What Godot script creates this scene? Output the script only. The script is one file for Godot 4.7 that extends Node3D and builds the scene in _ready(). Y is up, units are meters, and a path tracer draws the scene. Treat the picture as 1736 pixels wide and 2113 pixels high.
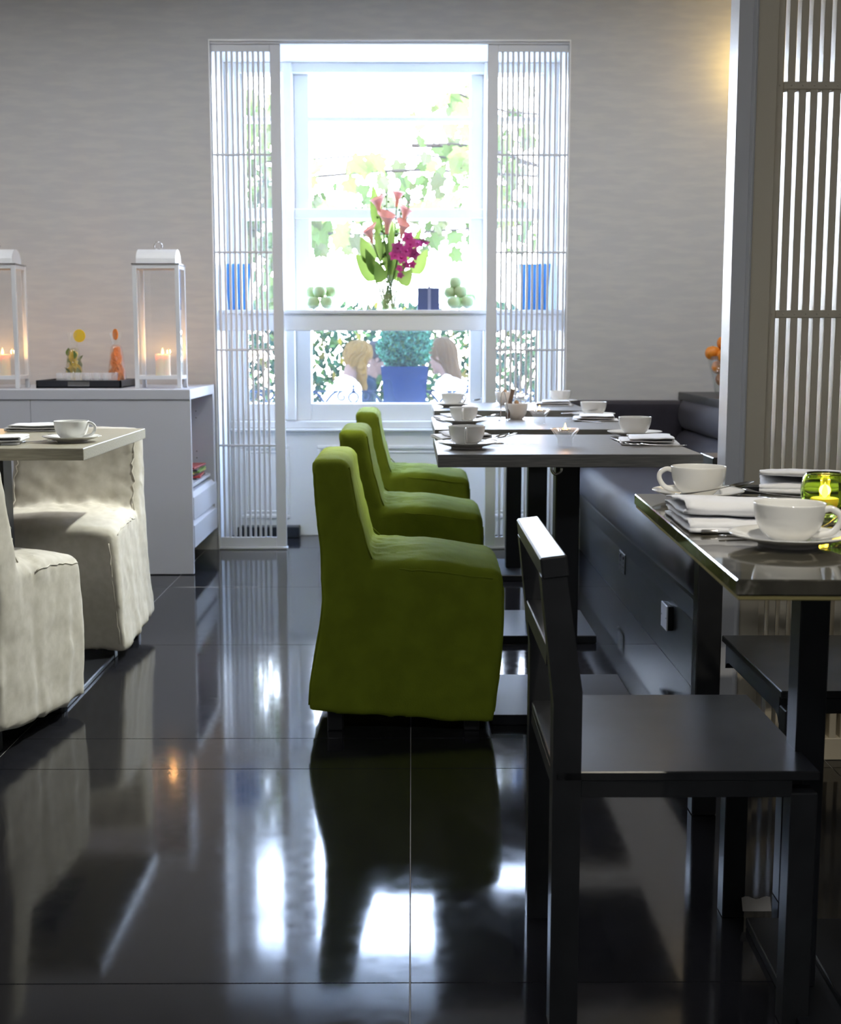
extends Node3D
# A restaurant interior with a bright shuttered window, slip-covered chairs, a banquette and laid tables.

var used := {}
var M := {}
var rng := RandomNumberGenerator.new()

# ---------------------------------------------------------------- naming
func numbered(called: String) -> String:
	var n: int = used.get(called, 0)
	used[called] = n + 1
	return called if n == 0 else "%s_%03d" % [called, n]

func tag(o: Node3D, label: String, category: String, group := "", kind := "") -> Node3D:
	if label: o.set_meta("label", label)
	if category: o.set_meta("category", category)
	if group: o.set_meta("group", group)
	if kind: o.set_meta("kind", kind)
	return o

func thing(called: String, label: String, category: String, at := Vector3.ZERO, turn := 0.0, group := "") -> Node3D:
	var o := Node3D.new()
	o.name = numbered(called)
	add_child(o)
	o.position = at
	o.rotation.y = turn
	return tag(o, label, category, group)

func obj(called: String, mesh: Mesh, mat: Material, parent: Node3D = null, at := Vector3.ZERO, rot := Vector3.ZERO) -> MeshInstance3D:
	var o := MeshInstance3D.new()
	if parent == null:
		o.name = numbered(called)
		add_child(o)
	else:
		o.name = part_name(called, parent)
		parent.add_child(o, true)
	o.mesh = mesh
	o.material_override = mat
	o.position = at
	o.rotation = rot
	o.cast_shadow = GeometryInstance3D.SHADOW_CASTING_SETTING_ON
	return o

func part_name(called: String, parent: Node3D) -> String:
	var key := "%d/%s" % [parent.get_instance_id(), called]
	var n: int = used.get(key, 0)
	used[key] = n + 1
	return called if n == 0 else "%s_%03d" % [called, n]

func struct(called: String, mesh: Mesh, mat: Material, at := Vector3.ZERO) -> MeshInstance3D:
	var o := obj(called, mesh, mat, null, at)
	o.set_meta("kind", "structure")
	return o

func shell(called: String, label: String, at := Vector3.ZERO) -> Node3D:
	var o := Node3D.new()
	o.name = numbered(called)
	add_child(o)
	o.position = at
	o.set_meta("kind", "structure")
	if label: o.set_meta("label", label)
	return o

func dup(o: Node3D, label: String, at: Vector3, turn := 0.0) -> Node3D:
	var c: Node3D = o.duplicate()
	var base: String = o.get_meta("base") if o.has_meta("base") else String(o.name)
	c.name = numbered(base)
	add_child(c)
	c.position = at
	c.rotation = Vector3(0, turn, 0)
	if label: c.set_meta("label", label)
	return c

# ---------------------------------------------------------------- mesh tools
func new_st(smooth := true) -> SurfaceTool:
	var st := SurfaceTool.new()
	st.begin(Mesh.PRIMITIVE_TRIANGLES)
	st.set_smooth_group(0 if smooth else -1)
	return st

func done(st: SurfaceTool) -> ArrayMesh:
	st.generate_normals()
	return st.commit()

func tri(st: SurfaceTool, a: Vector3, b: Vector3, c: Vector3) -> void:
	st.add_vertex(a)
	st.add_vertex(b)
	st.add_vertex(c)

func quad(st: SurfaceTool, a: Vector3, b: Vector3, c: Vector3, d: Vector3) -> void:
	tri(st, a, b, c)
	tri(st, a, c, d)

# a convex polygon, turned so that it faces away from «from»
func poly(st: SurfaceTool, p: Array, from: Vector3) -> void:
	var mid := Vector3.ZERO
	for v in p: mid += v
	mid /= p.size()
	var n: Vector3 = (p[1] - p[0]).cross(p[2] - p[0])
	if n.dot(mid - from) > 0:
		p = p.duplicate()
		p.reverse()
	for i in range(1, p.size() - 1):
		tri(st, p[0], p[i], p[i + 1])

# chamfered box
func add_box(st: SurfaceTool, c: Vector3, s: Vector3, b := 0.002, xf := Transform3D()) -> void:
	var h := s / 2
	b = minf(b, minf(h.x, minf(h.y, h.z)) * 0.9)
	var V := func(x: float, y: float, z: float, axis: int) -> Vector3:
		var v := Vector3(x * (h.x - (0.0 if axis == 0 else b)), y * (h.y - (0.0 if axis == 1 else b)), z * (h.z - (0.0 if axis == 2 else b)))
		return xf * (c + v)
	var o := xf * c
	for s1 in [-1.0, 1.0]:
		poly(st, [V.call(s1, -1, -1, 0), V.call(s1, 1, -1, 0), V.call(s1, 1, 1, 0), V.call(s1, -1, 1, 0)], o)
		poly(st, [V.call(-1, s1, -1, 1), V.call(1, s1, -1, 1), V.call(1, s1, 1, 1), V.call(-1, s1, 1, 1)], o)
		poly(st, [V.call(-1, -1, s1, 2), V.call(1, -1, s1, 2), V.call(1, 1, s1, 2), V.call(-1, 1, s1, 2)], o)
	for s1 in [-1.0, 1.0]:
		for s2 in [-1.0, 1.0]:
			poly(st, [V.call(s1, s2, -1, 0), V.call(s1, s2, 1, 0), V.call(s1, s2, 1, 1), V.call(s1, s2, -1, 1)], o)
			poly(st, [V.call(s1, -1, s2, 0), V.call(s1, 1, s2, 0), V.call(s1, 1, s2, 2), V.call(s1, -1, s2, 2)], o)
			poly(st, [V.call(-1, s1, s2, 1), V.call(1, s1, s2, 1), V.call(1, s1, s2, 2), V.call(-1, s1, s2, 2)], o)
			for s3 in [-1.0, 1.0]:
				poly(st, [V.call(s1, s2, s3, 0), V.call(s1, s2, s3, 1), V.call(s1, s2, s3, 2)], o)

func box(s: Vector3, b := 0.002, c := Vector3.ZERO) -> ArrayMesh:
	var st := new_st(false)
	add_box(st, c, s, b)
	return done(st)

# box given by its corners
func boxc(lo: Vector3, hi: Vector3, b := 0.002) -> ArrayMesh:
	return box(hi - lo, b, (lo + hi) / 2)

# profile: (radius, height) running up the outside
func add_lathe(st: SurfaceTool, prof: Array, seg := 32, xf := Transform3D(), sx := 1.0, sz := 1.0) -> void:
	for i in prof.size() - 1:
		for j in seg:
			var a0 := TAU * j / seg
			var a1 := TAU * (j + 1) / seg
			var p: Vector2 = prof[i]
			var q: Vector2 = prof[i + 1]
			var A := xf * Vector3(p.x * cos(a0) * sx, p.y, p.x * sin(a0) * sz)
			var B := xf * Vector3(p.x * cos(a1) * sx, p.y, p.x * sin(a1) * sz)
			var C := xf * Vector3(q.x * cos(a1) * sx, q.y, q.x * sin(a1) * sz)
			var D := xf * Vector3(q.x * cos(a0) * sx, q.y, q.x * sin(a0) * sz)
			if p.x > 1e-6: tri(st, B, D, A)
			if q.x > 1e-6: tri(st, B, C, D)

func lathe(prof: Array, seg := 32, smooth := true) -> ArrayMesh:
	var st := new_st(smooth)
	add_lathe(st, prof, seg)
	return done(st)

# smooth curve through points
func curve(pts: Array, n := 6) -> Array:
	var out := []
	for i in pts.size() - 1:
		var p0 = pts[maxi(i - 1, 0)]
		var p1 = pts[i]
		var p2 = pts[i + 1]
		var p3 = pts[mini(i + 2, pts.size() - 1)]
		for k in n:
			out.append(p1.cubic_interpolate(p2, p0, p3, float(k) / n))
	out.append(pts[-1])
	return out

# tube along points; radius may vary; flat scales the section's second axis
func add_tube(st: SurfaceTool, pts: Array, rad, seg := 8, flat := 1.0, up := Vector3.UP) -> void:
	var rings := []
	var n := pts.size()
	for i in n:
		var t: Vector3 = (pts[mini(i + 1, n - 1)] - pts[maxi(i - 1, 0)]).normalized()
		var side := t.cross(up)
		if side.length() < 0.05: side = t.cross(Vector3(1, 0, 0.3))
		side = side.normalized()
		var over := side.cross(t).normalized()
		var r: float = rad[i] if rad is Array else rad
		var ring := []
		for j in seg:
			var a := TAU * j / seg
			ring.append(pts[i] + side * cos(a) * r + over * sin(a) * r * flat)
		rings.append(ring)
	for i in n - 1:
		for j in seg:
			var k := (j + 1) % seg
			quad(st, rings[i][j], rings[i][k], rings[i + 1][k], rings[i + 1][j])
	for j in seg:
		var k := (j + 1) % seg
		tri(st, pts[0], rings[0][k], rings[0][j])
		tri(st, pts[n - 1], rings[n - 1][j], rings[n - 1][k])

func tube(pts: Array, rad, seg := 8, flat := 1.0, up := Vector3.UP) -> ArrayMesh:
	var st := new_st()
	add_tube(st, pts, rad, seg, flat, up)
	return done(st)

# grid surface from a function (u,v in 0..1)
func add_sheet(st: SurfaceTool, nu: int, nv: int, f: Callable) -> void:
	for i in nu:
		for j in nv:
			var a: Vector3 = f.call(float(i) / nu, float(j) / nv)
			var b: Vector3 = f.call(float(i + 1) / nu, float(j) / nv)
			var c: Vector3 = f.call(float(i + 1) / nu, float(j + 1) / nv)
			var d: Vector3 = f.call(float(i) / nu, float(j + 1) / nv)
			quad(st, a, b, c, d)

# prism of a polygon outline (x,y), extruded z0..z1, with flat caps
func add_prism(st: SurfaceTool, outline: PackedVector2Array, z0: float, z1: float, xf := Transform3D()) -> void:
	var idx := Geometry2D.triangulate_polygon(outline)
	var cw := Geometry2D.is_polygon_clockwise(outline)
	for k in range(0, idx.size(), 3):
		var a := outline[idx[k]]
		var b := outline[idx[k + 1]]
		var c := outline[idx[k + 2]]
		if (b - a).cross(c - a) < 0:
			var t := b
			b = c
			c = t
		tri(st, xf * Vector3(a.x, a.y, z1), xf * Vector3(c.x, c.y, z1), xf * Vector3(b.x, b.y, z1))
		tri(st, xf * Vector3(a.x, a.y, z0), xf * Vector3(b.x, b.y, z0), xf * Vector3(c.x, c.y, z0))
	var n := outline.size()
	var area := 0.0
	for i in n: area += outline[i].cross(outline[(i + 1) % n])
	for i in n:
		var p := outline[i]
		var q := outline[(i + 1) % n]
		if area < 0:
			var t := p
			p = q
			q = t
		quad(st, xf * Vector3(p.x, p.y, z0), xf * Vector3(p.x, p.y, z1), xf * Vector3(q.x, q.y, z1), xf * Vector3(q.x, q.y, z0))

# ---------------------------------------------------------------- surface nets
func add_nets(st: SurfaceTool, lo: Vector3, hi: Vector3, cell: float, f: Callable) -> void:
	var nx := int(ceil((hi.x - lo.x) / cell)) + 1
	var ny := int(ceil((hi.y - lo.y) / cell)) + 1
	var nz := int(ceil((hi.z - lo.z) / cell)) + 1
	var vals := PackedFloat32Array()
	vals.resize(nx * ny * nz)
	var B := 4
	for bx in range(0, nx, B):
		for by in range(0, ny, B):
			for bz in range(0, nz, B):
				var far: float = f.call(lo + Vector3(bx + 1.5, by + 1.5, bz + 1.5) * cell)
				var skip := absf(far) > cell * 4.6
				for i in range(bx, mini(bx + B, nx)):
					for j in range(by, mini(by + B, ny)):
						for k in range(bz, mini(bz + B, nz)):
							vals[(i * ny + j) * nz + k] = far if skip else f.call(lo + Vector3(i, j, k) * cell)
	var id := PackedInt32Array()
	id.resize(nx * ny * nz)
	id.fill(-1)
	var vs := PackedVector3Array()
	var sx := ny * nz
	var offs := [0, sx, nz, sx + nz, 1, sx + 1, nz + 1, sx + nz + 1]
	var cor := [Vector3(0, 0, 0), Vector3(1, 0, 0), Vector3(0, 1, 0), Vector3(1, 1, 0), Vector3(0, 0, 1), Vector3(1, 0, 1), Vector3(0, 1, 1), Vector3(1, 1, 1)]
	var edges := [[0, 1], [2, 3], [4, 5], [6, 7], [0, 2], [1, 3], [4, 6], [5, 7], [0, 4], [1, 5], [2, 6], [3, 7]]
	for i in nx - 1:
		for j in ny - 1:
			for k in nz - 1:
				var o := (i * ny + j) * nz + k
				var neg := 0
				for c in 8:
					if vals[o + offs[c]] < 0: neg += 1
				if neg == 0 or neg == 8: continue
				var sum := Vector3.ZERO
				var cnt := 0
				for e in edges:
					var a := vals[o + offs[e[0]]]
					var b := vals[o + offs[e[1]]]
					if (a < 0) != (b < 0):
						sum += cor[e[0]].lerp(cor[e[1]], a / (a - b))
						cnt += 1
				id[o] = vs.size()
				vs.append(lo + (Vector3(i, j, k) + sum / cnt) * cell)
	for i in range(1, nx - 1):
		for j in range(1, ny - 1):
			for k in range(1, nz - 1):
				var o := (i * ny + j) * nz + k
				var inside := vals[o] < 0
				if inside != (vals[o + sx] < 0): _net_face(st, vs, id, o, nz, 1, inside)
				if inside != (vals[o + nz] < 0): _net_face(st, vs, id, o, 1, sx, inside)
				if inside != (vals[o + 1] < 0): _net_face(st, vs, id, o, sx, nz, inside)

func _net_face(st: SurfaceTool, vs: PackedVector3Array, id: PackedInt32Array, o: int, u: int, v: int, inside: bool) -> void:
	var a := id[o]
	var b := id[o - u]
	var c := id[o - u - v]
	var d := id[o - v]
	if a < 0 or b < 0 or c < 0 or d < 0: return
	if inside: quad(st, vs[a], vs[d], vs[c], vs[b])
	else: quad(st, vs[a], vs[b], vs[c], vs[d])

func smin(a: float, b: float, k: float) -> float:
	var h := maxf(k - absf(a - b), 0.0) / k
	return minf(a, b) - h * h * k * 0.25

func cap(p: Vector3, a: Vector3, b: Vector3, ra: float, rb: float) -> float:
	var ab := b - a
	var t := clampf((p - a).dot(ab) / ab.length_squared(), 0.0, 1.0)
	return p.distance_to(a + ab * t) - lerpf(ra, rb, t)

func ell(p: Vector3, c: Vector3, r: Vector3) -> float:
	var q := (p - c) / r
	var l := q.length()
	return (l - 1.0) * minf(r.x, minf(r.y, r.z)) if l < 1.0 else (l - 1.0) * l / maxf((q / r).length(), 1e-6)

func rbox(p: Vector3, c: Vector3, h: Vector3, r: float) -> float:
	var q := (p - c).abs() - h + Vector3(r, r, r)
	return Vector3(maxf(q.x, 0), maxf(q.y, 0), maxf(q.z, 0)).length() + minf(maxf(q.x, maxf(q.y, q.z)), 0.0) - r

# ---------------------------------------------------------------- materials
func noise_tex(freq: float, size := 512, oct := 4, ramp: Gradient = null, seed_ := 1, type := FastNoiseLite.TYPE_SIMPLEX_SMOOTH) -> NoiseTexture2D:
	var n := FastNoiseLite.new()
	n.noise_type = type
	n.seed = seed_
	n.frequency = freq
	n.fractal_octaves = oct
	var t := NoiseTexture2D.new()
	t.width = size
	t.height = size
	t.seamless = true
	t.noise = n
	if ramp: t.color_ramp = ramp
	return t

func ramp2(a: Color, b: Color, lo := 0.0, hi := 1.0) -> Gradient:
	var g := Gradient.new()
	g.offsets = PackedFloat32Array([lo, hi])
	g.colors = PackedColorArray([a, b])
	return g

func lin(r: float, g: float, b: float) -> Color:
	return Color(r, g, b).linear_to_srgb()

func mat(called: String, col: Color, rough := 0.5, metal := 0.0, spec := 0.5) -> StandardMaterial3D:
	var m := StandardMaterial3D.new()
	m.resource_name = called
	m.albedo_color = col
	m.roughness = rough
	m.metallic = metal
	m.metallic_specular = spec
	M[called] = m
	return m

func with_tex(m: StandardMaterial3D, t: Texture2D, scale: Vector3, world := false) -> StandardMaterial3D:
	m.albedo_texture = t
	m.uv1_triplanar = true
	m.uv1_world_triplanar = world
	m.uv1_scale = scale
	return m

func with_bump(m: StandardMaterial3D, t: Texture2D, depth_cm: float, scale = null, world := false) -> StandardMaterial3D:
	m.heightmap_enabled = true
	m.heightmap_texture = t
	m.heightmap_scale = depth_cm
	m.uv1_triplanar = true
	m.uv1_world_triplanar = world
	if scale != null: m.uv1_scale = scale
	return m

func glow(called: String, col: Color, energy: float) -> StandardMaterial3D:
	var m := mat(called, col, 0.6)
	m.emission_enabled = true
	m.emission = col
	m.emission_energy_multiplier = energy
	return m

func pane_mat(called: String, col: Color, alpha: float) -> StandardMaterial3D:
	var m := mat(called, Color(col.r, col.g, col.b, alpha), 0.02)
	m.transparency = BaseMaterial3D.TRANSPARENCY_ALPHA
	return m

func glass_mat(called: String, col: Color) -> StandardMaterial3D:
	var m := mat(called, Color(col.r, col.g, col.b, 0.0), 0.0)
	m.refraction_enabled = true
	m.refraction_scale = 0.05
	return m

func materials() -> void:
	var m: StandardMaterial3D
	# brushed plaster, streaks run sideways
	var streak := noise_tex(0.012, 1024, 5, ramp2(Color(0.965, 0.965, 0.97), Color(1.0, 0.998, 0.99), 0.3, 0.7), 3)
	m = with_tex(mat("plaster", lin(0.58, 0.575, 0.575), 0.7), streak, Vector3(0.33, 1.7, 0.33), true)
	mat("ceiling_paint", lin(0.62, 0.6, 0.57), 0.8)
	mat("white_paint", lin(0.76, 0.77, 0.79), 0.35)
	mat("window_paint", lin(0.88, 0.88, 0.88), 0.3)
	mat("screen_paint", lin(0.7, 0.71, 0.74), 0.35)
	mat("taupe_paint", lin(0.7, 0.63, 0.49), 0.35)
	mat("cabinet_paint", lin(0.66, 0.67, 0.73), 0.3)
	m = mat("granite", lin(0.018, 0.018, 0.021), 0.13, 0.0, 0.48)
	var speck := noise_tex(0.35, 512, 2, ramp2(Color(0.75, 0.75, 0.78), Color(1, 1, 1), 0.3, 0.75), 5)
	with_tex(m, speck, Vector3(1.6, 1.6, 1.6), true)
	m.roughness = 1.0
	m.roughness_texture = noise_tex(0.02, 512, 5, ramp2(Color(0.07, 0.07, 0.07), Color(0.1, 0.1, 0.1), 0.2, 0.8), 6)
	mat("grout", lin(0.3, 0.29, 0.27), 0.8)
	# grey oak laminate
	var grain := noise_tex(0.02, 512, 5, ramp2(Color(0.86, 0.86, 0.87), Color(1, 1, 1), 0.25, 0.75), 11)
	m = with_tex(mat("table_laminate", lin(0.23, 0.22, 0.2), 0.36), grain, Vector3(0.8, 14, 14))
	m = with_tex(mat("table_laminate_left", lin(0.34, 0.31, 0.23), 0.36), grain, Vector3(0.8, 14, 14))
	m = with_tex(mat("black_wood", lin(0.021, 0.022, 0.024), 0.3), noise_tex(0.03, 256, 4, ramp2(Color(0.85, 0.85, 0.85), Color(1, 1, 1)), 12), Vector3(1.5, 1.5, 1.5))
	m.roughness = 1.0
	m.roughness_texture = noise_tex(0.01, 256, 4, ramp2(Color(0.28, 0.28, 0.28), Color(0.34, 0.34, 0.34), 0.1, 0.9), 13)
	mat("black_metal", lin(0.013, 0.014, 0.017), 0.38, 0.0, 0.4)
	m = with_tex(mat("bench_wood", lin(0.024, 0.026, 0.03), 0.36), noise_tex(0.02, 256, 5, ramp2(Color(0.7, 0.7, 0.7), Color(1, 1, 1)), 14), Vector3(4, 4, 0.8))
	# marble
	var veins := noise_tex(0.006, 512, 6, null, 21)
	var g := Gradient.new()
	g.offsets = PackedFloat32Array([0.0, 0.42, 0.49, 0.52, 0.6, 1.0])
	g.colors = PackedColorArray([lin(0.05, 0.047, 0.036), lin(0.065, 0.06, 0.045), lin(0.2, 0.185, 0.15), lin(0.09, 0.082, 0.06), lin(0.055, 0.05, 0.038), lin(0.1, 0.09, 0.068)])
	veins.color_ramp = g
	m = with_tex(mat("marble", Color.WHITE, 0.06), veins, Vector3(1.7, 1.7, 1.7))
	mat("brass_edge", lin(0.42, 0.35, 0.14), 0.35, 0.35)
	# cloths
	var mott := noise_tex(0.008, 512, 4, ramp2(Color(0.92, 0.92, 0.91), Color(1, 1, 1), 0.2, 0.8), 31)
	m = with_tex(mat("green_velvet", lin(0.175, 0.22, 0.016), 0.85, 0.0, 0.2), mott, Vector3(2.2, 2.2, 2.2))
	m.rim_enabled = true
	m.rim = 0.8
	m.rim_tint = 0.96
	with_bump(m, noise_tex(0.25, 256, 3, null, 34), 0.05)
	m = with_tex(mat("green_piping", lin(0.18, 0.225, 0.017), 0.85, 0.0, 0.2), mott, Vector3(2.2, 2.2, 2.2))
	var weave := noise_tex(0.02, 512, 3, ramp2(Color(0.95, 0.95, 0.94), Color(1, 1, 1), 0.2, 0.8), 32)
	m = with_tex(mat("beige_cloth", lin(0.6, 0.555, 0.48), 0.9, 0.0, 0.2), weave, Vector3(2.5, 2.5, 2.5))
	m = with_tex(mat("beige_seam", lin(0.48, 0.43, 0.36), 0.9, 0.0, 0.2), weave, Vector3(2.5, 2.5, 2.5))
	m = with_tex(mat("bench_velvet", lin(0.03, 0.027, 0.038), 0.55, 0.0, 0.35), mott, Vector3(3, 3, 3))
	m.rim_enabled = true
	m.rim = 0.25
	m.rim_tint = 0.3
	m = mat("linen", lin(0.8, 0.8, 0.82), 0.85, 0.0, 0.2)
	with_bump(m, noise_tex(0.02, 256, 4, null, 33), 0.15, Vector3(5, 5, 5))
	# tableware
	m = mat("porcelain", lin(0.8, 0.79, 0.76), 0.12)
	mat("steel", lin(0.62, 0.62, 0.62), 0.16, 1.0)
	glass_mat("clear_glass", Color(1, 1, 1))
	glass_mat("green_glass", Color(0.88, 0.97, 0.5))
	pane_mat("pane", Color(0.95, 0.98, 1.0), 0.04)
	pane_mat("thin_glass", Color(0.8, 0.86, 0.86), 0.12)
	pane_mat("tumbler_glass", Color(0.97, 0.98, 1.0), 0.16)
	mat("tray_black", lin(0.015, 0.016, 0.022), 0.4)
	m = mat("wax", lin(0.85, 0.78, 0.62), 0.5)
	m.subsurf_scatter_enabled = true
	m.subsurf_scatter_strength = 0.4
	mat("wick", lin(0.02, 0.02, 0.02), 0.9)
	glow("flame", lin(1.0, 0.62, 0.2), 7.0)
	mat("sugar", lin(0.85, 0.84, 0.82), 0.8)
	mat("brown_sugar", lin(0.4, 0.22, 0.1), 0.8)
	mat("bark", lin(0.13, 0.075, 0.045), 0.7)
	m = with_bump(with_tex(mat("orange_peel", lin(0.78, 0.27, 0.015), 0.4), noise_tex(0.05, 128, 3, ramp2(Color(0.88, 0.8, 0.75), Color(1, 1, 1)), 41), Vector3(9, 9, 9)), noise_tex(0.2, 128, 2, null, 42), 0.05)
	mat("orange_flesh", lin(0.8, 0.24, 0.01), 0.35)
	mat("lemon_flesh", lin(0.72, 0.56, 0.06), 0.35)
	mat("lemon_peel", lin(0.8, 0.55, 0.03), 0.4)
	mat("mint", lin(0.06, 0.15, 0.03), 0.5)
	m = mat("lemon_water", Color(0.75, 0.72, 0.25, 0.15), 0.05)
	m.transparency = BaseMaterial3D.TRANSPARENCY_ALPHA
	m = mat("orange_water", Color(0.9, 0.5, 0.1, 0.18), 0.05)
	m.transparency = BaseMaterial3D.TRANSPARENCY_ALPHA
	m = mat("vase_water", Color(0.55, 0.62, 0.16, 0.5), 0.05)
	m.transparency = BaseMaterial3D.TRANSPARENCY_ALPHA
	mat("apple_skin", lin(0.45, 0.56, 0.28), 0.35)
	mat("stalk", lin(0.1, 0.06, 0.03), 0.7)
	# plants
	for a in [["stem_green", lin(0.07, 0.13, 0.025)], ["leaf_dark", lin(0.03, 0.07, 0.012)], ["leaf_mid", lin(0.055, 0.125, 0.018)], ["leaf_deep", lin(0.028, 0.07, 0.012)], ["leaf_pale", lin(0.17, 0.25, 0.07)], ["bell_green", lin(0.05, 0.11, 0.015)], ["vine_pale", lin(0.06, 0.075, 0.022)], ["vine_mid", lin(0.035, 0.06, 0.012)]]:
		m = mat(a[0], a[1], 0.7, 0.0, 0.0 if a[0].begins_with("vine") else 0.3)
		m.backlight_enabled = true
		m.backlight = Color(0.4, 0.45, 0.2)
	for a in [["calla", lin(0.66, 0.3, 0.2)], ["orchid", lin(0.5, 0.02, 0.2)], ["orchid_dark", lin(0.3, 0.01, 0.14)], ["pink_spike", lin(0.62, 0.16, 0.42)]]:
		m = mat(a[0], a[1], 0.55)
		m.backlight_enabled = true
		m.backlight = Color(0.3, 0.15, 0.18)
	for a in ["vine_leaf", "hedge_leaf", "box_leaf"]:
		m = mat(a, Color.WHITE, 0.9, 0.0, 0.0)
		m.vertex_color_use_as_albedo = true
		m.backlight_enabled = true
		m.backlight = Color(0.55, 0.6, 0.3)
	mat("branch", lin(0.03, 0.02, 0.013), 0.9, 0.0, 0.1)
	mat("blue_pot", lin(0.007, 0.015, 0.05), 0.6, 0.0, 0.15)
	mat("teal_pot", lin(0.02, 0.16, 0.42), 0.4)
	mat("slate_gift", lin(0.1, 0.13, 0.28), 0.5)
	mat("pale_ribbon", lin(0.35, 0.38, 0.55), 0.5)
	mat("iron", lin(0.006, 0.01, 0.025), 0.6, 0.0, 0.15)
	mat("stone", lin(0.7, 0.7, 0.68), 0.8)
	mat("soil", lin(0.04, 0.03, 0.02), 0.9)
	# people
	m = mat("skin", lin(0.055, 0.034, 0.026), 0.7, 0.0, 0.1)
	with_tex(mat("blond_hair", lin(0.07, 0.042, 0.01), 0.8, 0.0, 0.1), noise_tex(0.04, 256, 4, ramp2(Color(0.6, 0.55, 0.5), Color(1, 1, 1)), 51), Vector3(14, 2.5, 14))
	with_tex(mat("long_hair", lin(0.04, 0.024, 0.01), 0.8, 0.0, 0.1), noise_tex(0.04, 256, 4, ramp2(Color(0.55, 0.5, 0.45), Color(1, 1, 1)), 52), Vector3(16, 1.2, 16))
	mat("dark_hair", lin(0.012, 0.01, 0.01), 0.8, 0.0, 0.1)
	mat("white_shirt", lin(0.8, 0.8, 0.8), 0.8)
	mat("dark_jacket", lin(0.003, 0.006, 0.01), 0.9, 0.0, 0.1)
	mat("trousers", lin(0.05, 0.05, 0.07), 0.8)
	mat("eye_white", lin(0.8, 0.8, 0.8), 0.2)
	mat("lips", lin(0.5, 0.18, 0.15), 0.4)
	mat("socket_steel", lin(0.12, 0.12, 0.13), 0.25, 0.8)
	mat("switch_white", lin(0.75, 0.75, 0.85), 0.3)
	mat("paper", lin(0.55, 0.52, 0.48), 0.8)
	mat("lamp_trim", lin(0.7, 0.7, 0.7), 0.4)
	glow("lamp_face", lin(1.0, 0.96, 0.92), 6.0)
	glow("warm_lamp_face", lin(1.0, 0.75, 0.35), 6.0)
	var mag := ["magazine_red", lin(0.5, 0.05, 0.04), "magazine_yellow", lin(0.65, 0.5, 0.06), "magazine_dark", lin(0.05, 0.04, 0.04), "magazine_green", lin(0.2, 0.4, 0.05)]
	for i in range(0, mag.size(), 2): mat(mag[i], mag[i + 1], 0.3)

# ---------------------------------------------------------------- start
func _ready() -> void:
	rng.seed = 7
	var cam := Camera3D.new()
	cam.name = "camera"
	cam.position = Vector3(0, 1.1, 0)
	cam.rotation = Vector3(deg_to_rad(-7.5357), deg_to_rad(-0.387), 0)
	cam.fov = 43.5916
	cam.near = 0.05
	cam.far = 200
	var lens := CameraAttributesPhysical.new()
	lens.frustum_focal_length = 12.0 / tan(deg_to_rad(43.5916 / 2.0))
	lens.frustum_focus_distance = 2.9
	lens.frustum_near = 0.05
	lens.frustum_far = 200.0
	lens.exposure_aperture = 5.0
	cam.attributes = lens
	add_child(cam)
	cam.current = true
	var we := WorldEnvironment.new()
	we.name = "environment"
	var env := Environment.new()
	env.background_mode = Environment.BG_SKY
	var sky := Sky.new()
	var psm := ProceduralSkyMaterial.new()
	psm.sky_top_color = Color(0.6, 0.74, 0.95)
	psm.sky_curve = 0.3
	psm.sky_horizon_color = Color(0.96, 0.98, 1.0)
	psm.ground_horizon_color = Color(0.8, 0.8, 0.78)
	psm.ground_bottom_color = Color(0.5, 0.5, 0.48)
	psm.energy_multiplier = 60.0
	sky.sky_material = psm
	env.sky = sky
	env.tonemap_mode = Environment.TONE_MAPPER_LINEAR
	env.tonemap_exposure = 1.0
	env.sdfgi_enabled = true
	env.ssao_enabled = true
	env.ssil_enabled = true
	we.environment = env
	add_child(we)
	materials()
	room()
	window_bay()
	right_screen()
	bench()
	right_tables()
	green_chairs()
	left_group()
	sideboard()
	marble_group()
	shelf_display()
	outside()

func area_lamp(at: Vector3, size: float, energy: float, col: Color, label: String) -> void:
	var t := thing("ceiling_light", label, "ceiling light", at)
	obj("frame", box(Vector3(size + 0.04, 0.03, size + 0.04), 0.004), M.lamp_trim, t, Vector3(0, -0.0155, 0))
	obj("diffuser", box(Vector3(size, 0.006, size), 0.001), M.lamp_face, t, Vector3(0, -0.034, 0))
	var l := AreaLight3D.new()
	l.name = "lamp"
	l.area_size = Vector2(size, size)
	l.light_energy = energy
	l.light_color = col
	l.shadow_enabled = true
	l.position = Vector3(0, -0.045, 0)
	l.rotation.x = -PI / 2
	l.set("area_range", 20.0)
	t.add_child(l)

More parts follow.
